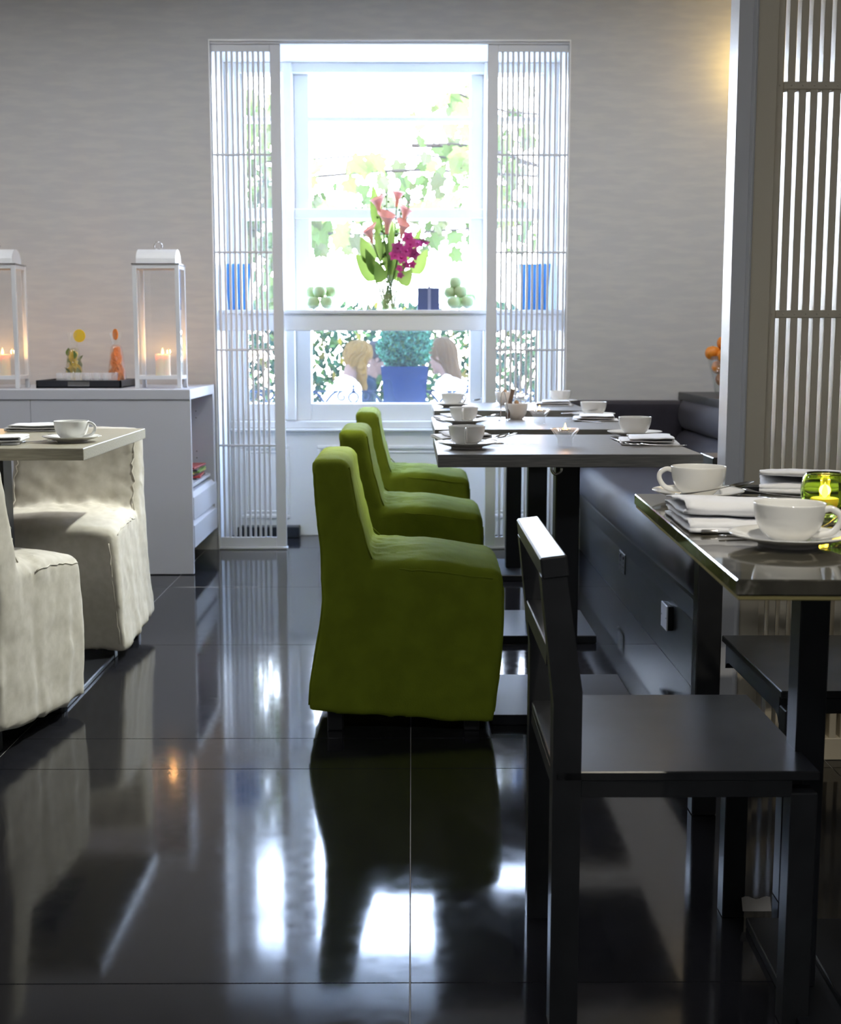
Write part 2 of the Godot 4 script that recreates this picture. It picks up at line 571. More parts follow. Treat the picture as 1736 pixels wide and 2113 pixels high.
func track_spot(at: Vector3, aim: Vector3, energy: float, angle: float, col: Color, label: String) -> void:
	var t := thing("track_spotlight", label, "ceiling light", at)
	obj("mount", box(Vector3(0.1, 0.02, 0.1), 0.003), M.black_metal, t, Vector3(0, CEIL - at.y - 0.01, 0))
	obj("arm", tube([Vector3(0, CEIL - at.y - 0.01, 0), Vector3(0, 0.02, 0)], 0.008, 8), M.black_metal, t)
	var h := Node3D.new()
	h.name = "head"
	t.add_child(h)
	h.basis = Basis.looking_at(aim - at, Vector3.UP)
	obj("housing", lathe([Vector2(0.0, -0.06), Vector2(0.035, -0.06), Vector2(0.04, -0.055), Vector2(0.04, 0.06), Vector2(0.036, 0.06), Vector2(0.036, 0.045), Vector2(0.0, 0.045)], 20), M.black_metal, h, Vector3.ZERO, Vector3(-PI / 2, 0, 0))
	obj("lamp_face", lathe([Vector2(0.034, 0.046), Vector2(0.0, 0.048)], 20), M.lamp_face, h, Vector3.ZERO, Vector3(-PI / 2, 0, 0))
	var l := SpotLight3D.new()
	l.name = "beam"
	l.light_color = col
	l.light_energy = energy
	l.light_size = 0.03
	l.spot_angle = angle
	l.spot_angle_attenuation = 0.6
	l.spot_range = 12
	l.shadow_enabled = true
	l.position = Vector3(0, 0, -0.07)
	h.add_child(l)

func candle_light(t: Node3D, at: Vector3, energy: float) -> void:
	var l := OmniLight3D.new()
	l.name = "glow"
	l.light_color = lin(1.0, 0.5, 0.16)
	l.light_energy = energy
	l.light_size = 0.008
	l.omni_range = 12
	l.omni_attenuation = 2
	l.shadow_enabled = true
	l.position = at
	t.add_child(l)

# ---------------------------------------------------------------- room shell
const ZW := -6.79
const CEIL := 3.0
func room() -> void:
	# floor: dark granite tiles on a slab of pale grout
	var fl := shell("floor", "polished black granite floor")
	obj("grout_bed", boxc(Vector3(-4.3, -0.16, -7.45), Vector3(2.7, -0.0015, 4.1), 0.0), M.grout, fl)
	var zs := [4.05, 3.25, 2.15, 1.05, -0.05, -0.975, -2.093, -3.219, -3.478, -4.601, -5.722, -6.845, -7.4]
	var xs := [-4.25, -3.305, -2.205, -1.105, -0.004, 1.097, 2.198, 2.65]
	for i in zs.size() - 1:
		for j in xs.size() - 1:
			var g := 0.0011
			var lo := Vector3(xs[j] + g, -0.02, zs[i + 1] + g)
			var hi := Vector3(xs[j + 1] - g, 0.0, zs[i] - g)
			obj("floor_tile", boxc(lo, hi, 0.0006), M.granite, fl)
	# walls with thickness; the back wall leaves the window bay open
	var w := shell("wall_back", "grey brushed plaster wall")
	obj("wall_panel", boxc(Vector3(-4.3, 0, -7.45), Vector3(-1.037, CEIL, ZW), 0.0), M.plaster, w)
	obj("wall_panel", boxc(Vector3(0.815, 0, -7.45), Vector3(2.7, CEIL, ZW), 0.0), M.plaster, w)
	obj("wall_panel", boxc(Vector3(-1.037, 2.633, -7.45), Vector3(0.815, CEIL, ZW), 0.0), M.plaster, w)
	struct("wall_left", boxc(Vector3(-4.45, 0, -7.45), Vector3(-4.25, CEIL, 4.1), 0.0), M.plaster)
	struct("wall_right", boxc(Vector3(2.65, 0, -7.45), Vector3(2.85, CEIL, 4.1), 0.0), M.plaster)
	struct("wall_front", boxc(Vector3(-4.45, 0, 4.05), Vector3(2.85, CEIL, 4.25), 0.0), M.plaster)
	struct("ceiling", boxc(Vector3(-4.5, CEIL, -7.5), Vector3(2.9, CEIL + 0.2, 4.3), 0.0), M.ceiling_paint)
	var k := 0
	for p in [Vector3(-3.0, CEIL, -5.1), Vector3(-1.3, CEIL, -5.1), Vector3(0.3, CEIL, -5.1), Vector3(1.7, CEIL, -5.1), Vector3(-1.6, CEIL, 0.6), Vector3(0.9, CEIL, 0.6)]:
		var where: String = ["square ceiling light over the far left end of the sideboard", "square ceiling light over the sideboard and left table", "square ceiling light over the row of grey tables", "square ceiling light over the corner bench", "square ceiling light behind the camera at the left", "square ceiling light behind the camera at the right"][k]
		area_lamp(p, 0.6, 1.2 if k < 4 else 2.1, lin(0.93, 0.97, 1.0), where)
		k += 1
	track_spot(Vector3(0.75, CEIL - 0.1, -4.75), Vector3(-1.08, 0.3, -4.0), 11.0, 19.0, lin(0.95, 1.0, 0.92), "black track spotlight in the middle aimed at the beige chairs")
	track_spot(Vector3(0.55, CEIL - 0.1, -1.0), Vector3(0.7, 0.8, -2.15), 3.0, 15.0, lin(1.0, 0.93, 0.78), "black track spotlight behind the camera aimed at the marble table")
	# warm wall lamp on the back wall, hidden from here by the right-hand post
	var d := thing("wall_lamp", "small warm globe wall lamp on the back wall above the corner bench", "wall lamp", Vector3(1.76, 2.5, ZW))
	obj("back_plate", lathe([Vector2(0.045, 0.0), Vector2(0.045, 0.012), Vector2(0.0, 0.014)], 24), M.steel, d, Vector3.ZERO, Vector3(PI / 2, 0, 0))
	obj("arm", tube([Vector3(0, 0, 0.01), Vector3(0, 0, 0.08)], 0.008, 8), M.steel, d)
	obj("lamp_globe", lathe(curve([Vector2(0.0, -0.04), Vector2(0.028, -0.028), Vector2(0.04, 0.0), Vector2(0.028, 0.028), Vector2(0.0, 0.04)], 4), 24), M.warm_lamp_face, d, Vector3(0, 0, 0.12))
	var s := OmniLight3D.new()
	s.name = "glow"
	s.light_color = lin(1.0, 0.68, 0.2)
	s.light_energy = 0.11
	s.light_size = 0.035
	s.omni_range = 12
	s.omni_attenuation = 2
	s.shadow_enabled = true
	s.position = Vector3(0, 0, 0.12)
	d.add_child(s)

# a screen of upright slats; x0..x1, slats between sx0..sx1
func slat_screen(t: Node3D, x0: float, x1: float, stile_a: float, stile_b: float, y0: float, y1: float, depth: float, pitch: float, slat_w: float, rails: Array, rail_h: float, m: Material, bottom := 0.05, top := 0.035) -> void:
	if stile_a > 0: obj("stile", boxc(Vector3(x0, y0, -depth / 2), Vector3(x0 + stile_a, y1, depth / 2), 0.002), m, t)
	if stile_b > 0: obj("stile", boxc(Vector3(x1 - stile_b, y0, -depth / 2), Vector3(x1, y1, depth / 2), 0.002), m, t)
	var a := x0 + stile_a
	var b := x1 - stile_b
	obj("bottom_rail", boxc(Vector3(a, y0, -depth / 2), Vector3(b, y0 + bottom, depth / 2), 0.002), m, t)
	obj("top_rail", boxc(Vector3(a, y1 - top, -depth / 2), Vector3(b, y1, depth / 2), 0.002), m, t)
	for r in rails:
		obj("rail", boxc(Vector3(a, r - rail_h / 2, -depth / 2 + 0.001), Vector3(b, r + rail_h / 2, depth / 2 + 0.001), 0.002), m, t)
	var slat := boxc(Vector3(-slat_w / 2, y0 + bottom - 0.002, -depth / 2 + 0.002), Vector3(slat_w / 2, y1 - top + 0.002, depth / 2 - 0.002), 0.0015)
	var x := a + (pitch - slat_w) + slat_w / 2
	while x < b - slat_w * 0.4:
		obj("slat", slat, m, t, Vector3(x, 0, 0))
		x += pitch

func frame_quad(st: SurfaceTool, x0: float, x1: float, y0: float, y1: float, w: float, z0: float, z1: float) -> void:
	add_box(st, Vector3((x0 + x1) / 2, y1 - w / 2, (z0 + z1) / 2), Vector3(x1 - x0, w, z1 - z0), 0.004)
	add_box(st, Vector3((x0 + x1) / 2, y0 + w / 2, (z0 + z1) / 2), Vector3(x1 - x0, w, z1 - z0), 0.004)
	add_box(st, Vector3(x0 + w / 2, (y0 + y1) / 2, (z0 + z1) / 2), Vector3(w, y1 - y0 - 2 * w, z1 - z0), 0.004)
	add_box(st, Vector3(x1 - w / 2, (y0 + y1) / 2, (z0 + z1) / 2), Vector3(w, y1 - y0 - 2 * w, z1 - z0), 0.004)

# ---------------------------------------------------------------- window
func window_bay() -> void:
	var zf := -7.29
	var zb := -7.42
	var lin_ := shell("trim_1", "white lining of the window recess")
	obj("jamb", boxc(Vector3(-1.037, 0, -7.29), Vector3(-1.031, 2.633, -6.785), 0.001), M.window_paint, lin_)
	obj("jamb", boxc(Vector3(0.809, 0, -7.29), Vector3(0.815, 2.633, -6.785), 0.001), M.window_paint, lin_)
	obj("soffit", boxc(Vector3(-1.031, 2.624, -7.29), Vector3(0.809, 2.633, -6.785), 0.001), M.window_paint, lin_)
	# sliding track in the head
	obj("track", boxc(Vector3(-1.031, 2.612, -6.85), Vector3(0.809, 2.624, -6.80), 0.002), M.screen_paint, lin_)
	# slatted sliding screens
	for side in [0, 1]:
		var lab: String = ["white slatted sliding screen to the left of the window", "white slatted sliding screen to the right of the window"][side]
		var t := thing("slatted_screen", lab, "screen", Vector3(0, 0, -6.815), 0.0, "slatted screens flanking the window")
		if side == 0:
			slat_screen(t, -1.03, -0.672, 0.006, 0.055, 0.014, 2.611, 0.016, 0.0272, 0.0125, [2.063, 1.568, 1.062, 0.557], 0.011, M.screen_paint)
			obj("floor_track", boxc(Vector3(-1.03, 0.0, -0.03), Vector3(-0.668, 0.013, 0.03), 0.003), M.screen_paint, t)
		else:
			slat_screen(t, 0.39, 0.808, 0.057, 0.004, 0.014, 2.611, 0.016, 0.0272, 0.0125, [2.063, 1.568, 1.062, 0.557], 0.011, M.screen_paint)
			obj("floor_track", boxc(Vector3(0.386, 0.0, -0.03), Vector3(0.808, 0.013, 0.03), 0.003), M.screen_paint, t)
	# panelling below the sill
	var pn := shell("trim_2", "white panelled dado below the window")
	obj("panel_board", boxc(Vector3(-1.031, 0, zb), Vector3(0.809, 0.60, zf), 0.003), M.window_paint, pn)
	for p in [[-0.98, -0.70], [-0.54, 0.27], [0.44, 0.76]]:
		var st := new_st(false)
		frame_quad(st, p[0], p[1], 0.1, 0.52, 0.022, zf - 0.004, zf + 0.012)
		frame_quad(st, p[0] + 0.035, p[1] - 0.035, 0.135, 0.485, 0.01, zf - 0.004, zf + 0.007)
		obj("panel_moulding", done(st), M.window_paint, pn)
	obj("dado_rail", boxc(Vector3(-1.031, 0.60, zb), Vector3(0.809, 0.615, zf + 0.03), 0.004), M.window_paint, pn)
	obj("window_board", boxc(Vector3(-1.031, 0.615, zb), Vector3(0.809, 0.66, zf + 0.012), 0.006), M.window_paint, pn)
	struct("baseboard_back", boxc(Vector3(-0.99, 0, -7.285), Vector3(-0.64, 0.062, -7.2), 0.004), M.black_metal)
	# sash window: centre and two side lights
	var w := shell("window_1", "tall white sash window between the slatted screens")
	var bays := [[-1.031, -0.955, -0.70], [-0.664, -0.548, 0.325], [0.41, 0.445, 0.70]]
	# mullions
	obj("mullion", boxc(Vector3(-0.71, 0.66, zb), Vector3(-0.655, 2.624, zf + 0.02), 0.006), M.window_paint, w)
	obj("mullion", boxc(Vector3(0.40, 0.66, zb), Vector3(0.455, 2.624, zf + 0.02), 0.006), M.window_paint, w)
	obj("side_lining", boxc(Vector3(-1.031, 0.66, zb), Vector3(-0.95, 2.624, zf), 0.003), M.window_paint, w)
	obj("side_lining", boxc(Vector3(0.73, 0.66, zb), Vector3(0.809, 2.624, zf), 0.003), M.window_paint, w)
	obj("head_lining", boxc(Vector3(-0.95, 2.57, zb), Vector3(0.73, 2.624, zf), 0.003), M.window_paint, w)
	var openings := [[-0.95, -0.71, 0.018], [-0.655, 0.40, 0.085], [0.455, 0.73, 0.018]]
	for o in openings:
		var x0: float = o[0]
		var x1: float = o[1]
		var sw: float = o[2]
		var swr := sw * 0.85
		# lower sash
		obj("sash_stile", boxc(Vector3(x0, 0.66, zb + 0.03), Vector3(x0 + sw, 1.81, zf - 0.02), 0.004), M.window_paint, w)
		obj("sash_stile", boxc(Vector3(x1 - swr, 0.66, zb + 0.03), Vector3(x1, 1.81, zf - 0.02), 0.004), M.window_paint, w)
		obj("bottom_rail", boxc(Vector3(x0 + sw, 0.66, zb + 0.03), Vector3(x1 - swr, 0.757, zf - 0.015), 0.004), M.window_paint, w)
		obj("meeting_rail", boxc(Vector3(x0, 1.785, zb + 0.01), Vector3(x1, 1.84, zf - 0.005), 0.004), M.window_paint, w)
		# upper sash
		obj("sash_stile", boxc(Vector3(x0, 1.84, zb), Vector3(x0 + sw, 2.57, zf - 0.05), 0.004), M.window_paint, w)
		obj("sash_stile", boxc(Vector3(x1 - swr, 1.84, zb), Vector3(x1, 2.57, zf - 0.05), 0.004), M.window_paint, w)
		obj("glazing_bar", boxc(Vector3(x0 + sw, 2.318, zb), Vector3(x1 - swr, 2.345, zf - 0.05), 0.004), M.window_paint, w)
		for p in [[0.757, 1.785], [1.84, 2.318], [2.345, 2.57]]:
			obj("pane", boxc(Vector3(x0 + sw, p[0], -7.372), Vector3(x1 - swr, p[1], -7.368), 0.0), M.pane, w)
	# display shelf across the window
	var sh := shell("trim_3", "deep white display shelf across the window")
	obj("shelf_top", boxc(Vector3(-1.031, 1.252, -7.285), Vector3(0.809, 1.274, -6.93), 0.004), M.window_paint, sh)
	obj("shelf_fascia", boxc(Vector3(-1.031, 1.163, -6.98), Vector3(0.809, 1.252, -6.945), 0.003), M.window_paint, sh)

# ---------------------------------------------------------------- slatted partition at the right
func right_screen() -> void:
	var z := -3.3
	var p := shell("trim_4", "white post with a bright edge at the end of the right-hand partition", Vector3(0, 0, z))
	obj("post", boxc(Vector3(0.803, 0, -0.05), Vector3(0.845, CEIL, 0.04), 0.002), M.screen_paint, p)
	obj("bead", boxc(Vector3(0.838, 0, 0.0), Vector3(0.851, CEIL, 0.048), 0.005), M.screen_paint, p)
	var t := thing("partition_screen", "tall taupe slatted partition screen on the right, floor to ceiling", "screen", Vector3(0, 0, z))
	obj("jamb_board", boxc(Vector3(0.851, 0, -0.02), Vector3(0.903, CEIL, 0.036), 0.002), M.taupe_paint, t)
	slat_screen(t, 0.9045, 2.64, 0.018, 0.02, 0.0, CEIL, 0.042, 0.0288, 0.0178, [2.305, 1.732, 1.172, 0.612], 0.019, M.taupe_paint, 0.06, 0.05)
	var n := 0
	for r in [1.732, 1.172]:
		for k in 8:
			obj("pin", lathe([Vector2(0.0022, 0), Vector2(0.0022, 0.0015), Vector2(0.0, 0.002)], 8), M.taupe_paint, t, Vector3(0.913 + 0.0288 * k, r, 0.0215), Vector3(PI / 2, 0, 0))
	var l := tube([Vector3(0, 0, 0), Vector3(0.012, 0.002, 0.002), Vector3(0.022, 0, 0.001)], [0.004, 0.006, 0.002], 8)
	obj("latch", l, M.black_metal, t, Vector3(0.857, 0.71, 0.037))

# ---------------------------------------------------------------- banquette
func cushion(lo: Vector3, hi: Vector3, r: float, cell: float, puff := 0.0) -> ArrayMesh:
	var st := new_st()
	var c := (lo + hi) / 2
	var h := (hi - lo) / 2
	var pad := Vector3.ONE * (cell * 3 + puff)
	add_nets(st, lo - pad, hi + pad, cell, func(p: Vector3) -> float:
		var q := (p - c) / h
		var bulge := puff * (1.0 - minf(q.z * q.z, 1.0)) * (1.0 - minf(q.x * q.x, 1.0) * 0.6)
		return rbox(p, c, h, r) - bulge)
	return done(st)

func bench() -> void:
	var t := thing("banquette", "dark velvet corner bench along the right side, with round-fronted seat", "bench")
	# plinth and front panel in three boards
	obj("front_panel", boxc(Vector3(0.9, 0.0, -6.78), Vector3(0.93, 0.225, -3.8), 0.001), M.bench_wood, t)
	var st := new_st(false)
	add_prism(st, PackedVector2Array([Vector2(0.897, 0.22), Vector2(0.93, 0.22), Vector2(0.93, 0.33), Vector2(0.885, 0.33), Vector2(0.883, 0.30)]), -6.78, -3.8)
	obj("seat_rail", done(st), M.bench_wood, t)
	obj("end_panel", boxc(Vector3(0.858, 0.0, -3.8), Vector3(1.45, 0.775, -3.63), 0.003), M.black_wood, t)
	obj("seat_base", boxc(Vector3(0.93, 0.18, -6.78), Vector3(1.5, 0.3, -3.8), 0.0), M.black_metal, t)
	obj("seat_cushion", cushion(Vector3(0.85, 0.3, -6.77), Vector3(1.43, 0.475, -3.82), 0.08, 0.017, 0.012), M.bench_velvet, t)
	# back rolls along the right
	obj("back_cushion", cushion(Vector3(1.385, 0.645, -6.74), Vector3(1.56, 0.82, -3.82), 0.07, 0.025), M.bench_velvet, t)
	obj("back_cushion", cushion(Vector3(1.37, 0.47, -6.74), Vector3(1.56, 0.65, -3.82), 0.07, 0.025), M.bench_velvet, t)
	# back along the rear wall
	obj("back_panel", cushion(Vector3(0.82, 0.47, -6.785), Vector3(1.42, 0.80, -6.66), 0.02, 0.02), M.bench_velvet, t)
	obj("ledge", boxc(Vector3(1.41, 0.80, -6.785), Vector3(1.95, 0.842, -3.62), 0.003), M.bench_wood, t)
	obj("ledge_support", boxc(Vector3(1.57, 0.0, -6.785), Vector3(1.94, 0.80, -3.63), 0.0), M.bench_wood, t)
	# outlet and switch box on the front panel
	var o := thing("power_socket", "dark double power socket on the bench front", "socket", Vector3(0.8985, 0.172, -5.38))
	obj("plate", box(Vector3(0.008, 0.086, 0.147), 0.003), M.socket_steel, o)
	for zz in [-0.036, 0.036]:
		obj("switch", box(Vector3(0.004, 0.014, 0.01), 0.001), M.black_metal, o, Vector3(-0.005, 0.024, zz))
		for h in [Vector2(0.0, 0.002), Vector2(-0.012, -0.016), Vector2(0.012, -0.016)]:
			obj("socket_hole", box(Vector3(0.002, 0.006, 0.004), 0.0005), M.wick, o, Vector3(-0.0042, h.y, zz + h.x))
	var w := thing("junction_box", "small white square box fixed to the dark bench front", "socket", Vector3(0.886, 0.158, -4.36))
	obj("lid", box(Vector3(0.006, 0.088, 0.1), 0.002), M.switch_white, w, Vector3(-0.008, 0, 0))
	obj("back_box", box(Vector3(0.022, 0.084, 0.096), 0.002), M.black_metal, w, Vector3(0.003, 0, 0))
	for s in [-0.04, 0.04]:
		obj("screw", lathe([Vector2(0.003, 0), Vector2(0.0, 0.0012)], 8), M.socket_steel, w, Vector3(-0.011, 0, s), Vector3(0, 0, PI / 2))
	# glass vase of oranges on the ledge
	var g := thing("glass_vase", "tall tapering glass vase filled with oranges on the bench ledge", "vase", Vector3(1.565, 0.843, -6.45))
	obj("glass", lathe([Vector2(0.0, 0.0), Vector2(0.035, 0.0), Vector2(0.042, 0.01), Vector2(0.085, 0.19), Vector2(0.082, 0.19), Vector2(0.038, 0.012), Vector2(0.0, 0.01)], 32), M.thin_glass, g)
	var op := [Vector3(-0.06, 0.205, 0.01), Vector3(-0.012, 0.19, 0.055), Vector3(0.05, 0.205, 0.0), Vector3(0.0, 0.2, -0.05), Vector3(-0.028, 0.135, 0.02), Vector3(0.035, 0.135, -0.01), Vector3(-0.005, 0.075, 0.012), Vector3(0.0, 0.255, 0.0)]
	var ol := ["orange overhanging the left rim of the glass vase", "orange at the front of the glass vase rim", "orange on the right of the glass vase rim", "orange at the back of the glass vase rim", "orange below the rim in the middle of the glass vase", "orange lower down on the right inside the glass vase", "orange near the bottom of the tapering glass vase", "orange on top of the pile in the glass vase"]
	for i in op.size():
		var f := thing("orange", ol[i], "orange", g.position + op[i], i * 1.1, "oranges in the glass vase")
		obj("peel", lathe(curve([Vector2(0.0, -0.036), Vector2(0.027, -0.026), Vector2(0.038, 0.0), Vector2(0.028, 0.026), Vector2(0.004, 0.034), Vector2(0.0, 0.033)], 5), 24), M.orange_peel, f)
		obj("stalk", lathe([Vector2(0.004, 0.032), Vector2(0.003, 0.036), Vector2(0.0, 0.0365)], 8), M.stalk, f)

# ---------------------------------------------------------------- tableware
var cup0: Mesh
var handle0: Mesh
var saucer0: Mesh
func tableware() -> void:
	var P := curve([Vector2(0.0, 0.0), Vector2(0.026, 0.0), Vector2(0.030, 0.002), Vector2(0.0355, 0.006), Vector2(0.049, 0.021), Vector2(0.0565, 0.042), Vector2(0.0592, 0.063)], 4)
	P.append_array([Vector2(0.0589, 0.0645), Vector2(0.0579, 0.0645)])
	P.append_array(curve([Vector2(0.0569, 0.063), Vector2(0.0541, 0.042), Vector2(0.0465, 0.022), Vector2(0.03, 0.009), Vector2(0.0, 0.007)], 4))
	for i in P.size(): P[i] = P[i] * 0.89
	cup0 = lathe(P, 40)
	var hp := curve([Vector3(0.050, 0.052, 0), Vector3(0.066, 0.058, 0), Vector3(0.081, 0.05, 0), Vector3(0.083, 0.036, 0), Vector3(0.072, 0.02, 0), Vector3(0.056, 0.0145, 0), Vector3(0.038, 0.012, 0)], 5)
	for i in hp.size(): hp[i] = hp[i] * 0.89
	handle0 = tube(hp, 0.0048, 10, 0.8, Vector3(0, 0, 1))
	saucer0 = lathe(curve([Vector2(0.0, 0.003), Vector2(0.034, 0.003), Vector2(0.04, 0.0), Vector2(0.044, 0.0), Vector2(0.047, 0.005), Vector2(0.07, 0.011), Vector2(0.086, 0.017), Vector2(0.087, 0.0185), Vector2(0.085, 0.019), Vector2(0.062, 0.0125), Vector2(0.04, 0.0075), Vector2(0.0, 0.007)], 3), 48)

func cup_set(at: Vector3, turn: float, where: String, group: String) -> void:
	var s := obj("saucer", saucer0, M.porcelain, null, at)
	tag(s, "white saucer under the " + where, "saucer", group)
	var c := thing("coffee_cup", "white " + where, "cup", at + Vector3(0, 0.0072, 0), turn, group)
	obj("bowl", cup0, M.porcelain, c)
	obj("handle", handle0, M.porcelain, c)

func add_spoon(t: Node3D, length := 0.14) -> void:
	var pts := []
	var rad := []
	for i in 15:
		var u := i / 14.0
		pts.append(Vector3(lerpf(-length * 0.5, length * 0.26, u), 0.004 + 0.010 * pow(u, 2.0) - 0.006 * u, 0))
		rad.append(lerpf(0.0036, 0.0018, smoothstep(0.0, 1.0, u)))
	obj("handle", tube(pts, rad, 8, 0.5), M.steel, t)
	var st := new_st()
	var x0 := length * 0.26
	add_sheet(st, 10, 12, func(u: float, v: float) -> Vector3:
		var a := TAU * v
		var r := u
		return Vector3(x0 + 0.022 + cos(a) * 0.024 * r, 0.004 + 0.006 * r * r + 0.002 * cos(a) * r, sin(a) * 0.0145 * r * (1.0 - 0.12 * cos(a))))
	add_sheet(st, 10, 12, func(u: float, v: float) -> Vector3:
		var a := -TAU * v
		var r := u
		return Vector3(x0 + 0.022 + cos(a) * 0.024 * r, 0.003 + 0.0068 * r * r + 0.002 * cos(a) * r, sin(a) * 0.0147 * r * (1.0 - 0.12 * cos(a))))
	obj("bowl", done(st), M.steel, t)

func add_fork(t: Node3D) -> void:
	var st := new_st()
	var pts := []
	var rad := []
	for i in 13:
		var u := i / 12.0
		pts.append(Vector3(lerpf(-0.1, 0.035, u), 0.004 + 0.008 * u * u - 0.004 * u, 0))
		rad.append([0.0042, 0.0044, 0.0042, 0.004, 0.0036, 0.0033, 0.003, 0.0028, 0.0027, 0.003, 0.0045, 0.008, 0.0105][i])
	add_tube(st, pts, rad, 8, 0.35)
	obj("handle", done(st), M.steel, t)
	for k in 4:
		var z := (k - 1.5) * 0.0058
		obj("tine", tube([Vector3(0.033, 0.0078, z), Vector3(0.05, 0.0075, z), Vector3(0.068, 0.0085, z), Vector3(0.083, 0.013, z * 0.9)], [0.0025, 0.0018, 0.0016, 0.0007], 6, 0.7), M.steel, t)

func add_knife(t: Node3D) -> void:
	obj("handle", tube([Vector3(-0.1, 0.005, 0), Vector3(-0.098, 0.005, 0), Vector3(-0.05, 0.005, 0), Vector3(0.0, 0.005, 0)], [0.003, 0.0046, 0.0042, 0.0034], 8, 0.75), M.steel, t)
	var st := new_st(false)
	add_prism(st, PackedVector2Array([Vector2(-0.004, -0.004), Vector2(0.03, -0.008), Vector2(0.075, -0.0085), Vector2(0.098, -0.003), Vector2(0.103, 0.004), Vector2(0.06, 0.005), Vector2(-0.004, 0.004)]), 0.004, 0.0056, Transform3D(Basis(Vector3.RIGHT, -PI / 2), Vector3.ZERO))
	obj("blade", done(st), M.steel, t)

func spoon(at: Vector3, turn: float, label: String, tilt := 0.0) -> void:
	var t := thing("spoon", label, "spoon", at, turn, "teaspoons")
	t.rotation.z = tilt
	add_spoon(t)

func fork(at: Vector3, turn: float, label: String, tilt := 0.0) -> void:
	var t := thing("fork", label, "fork", at, turn, "forks")
	t.rotation.z = tilt
	add_fork(t)

func knife(at: Vector3, turn: float, label: String) -> void:
	var t := thing("knife", label, "knife", at, turn, "knives")
	add_knife(t)

# folded cloth: a thick ribbon along a path in (x,y), spread over z with soft waves
func napkin_mesh(path: Array, width: float, thick: float, seed_: int, skew := 0.0) -> ArrayMesh:
	var pts := curve(path, 6)
	var nz := FastNoiseLite.new()
	nz.seed = seed_
	nz.frequency = 9.0
	var n := pts.size()
	var st := new_st()
	var nw := 14
	var ring := func(i: int, j: int, side: float) -> Vector3:
		var p: Vector2 = pts[i]
		var d: Vector2 = (pts[mini(i + 1, n - 1)] - pts[maxi(i - 1, 0)]).normalized()
		var nrm := Vector2(-d.y, d.x)
		var v := float(j) / nw
		var edge := 1.0 - pow(absf(v - 0.5) * 2.0, 6.0) * 0.45
		var q := p + nrm * thick * 0.5 * side * edge
		var wav := nz.get_noise_3d(p.x, p.y * 4.0, v * width) * 0.004 * clampf(p.y / 0.012, 0.2, 1.0)
		return Vector3(q.x + wav * 1.5 + skew * (v - 0.5) * p.y, maxf(q.y + wav, 0.0006), (v - 0.5) * width + nz.get_noise_2d(p.x * 3.0, p.y * 9.0) * 0.004)
	for i in n - 1:
		for j in nw:
			quad(st, ring.call(i, j, 1.0), ring.call(i, j + 1, 1.0), ring.call(i + 1, j + 1, 1.0), ring.call(i + 1, j, 1.0))
			quad(st, ring.call(i, j + 1, -1.0), ring.call(i, j, -1.0), ring.call(i + 1, j, -1.0), ring.call(i + 1, j + 1, -1.0))
		quad(st, ring.call(i, 0, -1.0), ring.call(i, 0, 1.0), ring.call(i + 1, 0, 1.0), ring.call(i + 1, 0, -1.0))
		quad(st, ring.call(i, nw, 1.0), ring.call(i, nw, -1.0), ring.call(i + 1, nw, -1.0), ring.call(i + 1, nw, 1.0))
	for j in nw:
		quad(st, ring.call(0, j, 1.0), ring.call(0, j, -1.0), ring.call(0, j + 1, -1.0), ring.call(0, j + 1, 1.0))
		quad(st, ring.call(n - 1, j, -1.0), ring.call(n - 1, j, 1.0), ring.call(n - 1, j + 1, 1.0), ring.call(n - 1, j + 1, -1.0))
	return done(st)

func napkin(at: Vector3, turn: float, label: String, path: Array, width: float, thick: float, seed_: int, group := "folded white napkins", skew := 0.0) -> void:
	var o := obj("napkin", napkin_mesh(path, width, thick, seed_, skew), M.linen, null, at, Vector3(0, turn, 0))
	tag(o, label, "napkin", group)

func flame_mesh(h: float) -> ArrayMesh:
	return lathe(curve([Vector2(0.0, 0.0), Vector2(h * 0.13, h * 0.1), Vector2(h * 0.19, h * 0.3), Vector2(h * 0.13, h * 0.6), Vector2(h * 0.04, h * 0.88), Vector2(0.0, h)], 4), 14)

func tealight_holder(at: Vector3, where: String, energy: float) -> void:
	var t := thing("tealight_holder", "flared clear glass tealight holder on " + where, "candle holder", at, 0.0, "glass tealight holders on the grey tables")
	obj("glass", lathe([Vector2(0.0, 0.0), Vector2(0.021, 0.0), Vector2(0.022, 0.001), Vector2(0.022, 0.022), Vector2(0.024, 0.026), Vector2(0.043, 0.052), Vector2(0.0425, 0.053), Vector2(0.038, 0.051), Vector2(0.024, 0.036), Vector2(0.0, 0.036)], 32), M.tumbler_glass, t)
	var c := thing("tealight", "lit tealight in the glass holder on " + where, "candle", at + Vector3(0, 0.0362, 0), 0.0, "tealights on the grey tables")
	obj("metal_cup", lathe([Vector2(0.0, 0.0), Vector2(0.019, 0.0), Vector2(0.0195, 0.014), Vector2(0.0188, 0.014), Vector2(0.0188, 0.011)], 24), M.steel, c)
	obj("wax", lathe([Vector2(0.0186, 0.0), Vector2(0.0186, 0.011), Vector2(0.0, 0.011)], 24), M.wax, c)
	obj("flame", flame_mesh(0.02), M.flame, c, Vector3(0, 0.013, 0))
	candle_light(c, Vector3(0, 0.021, 0), energy)

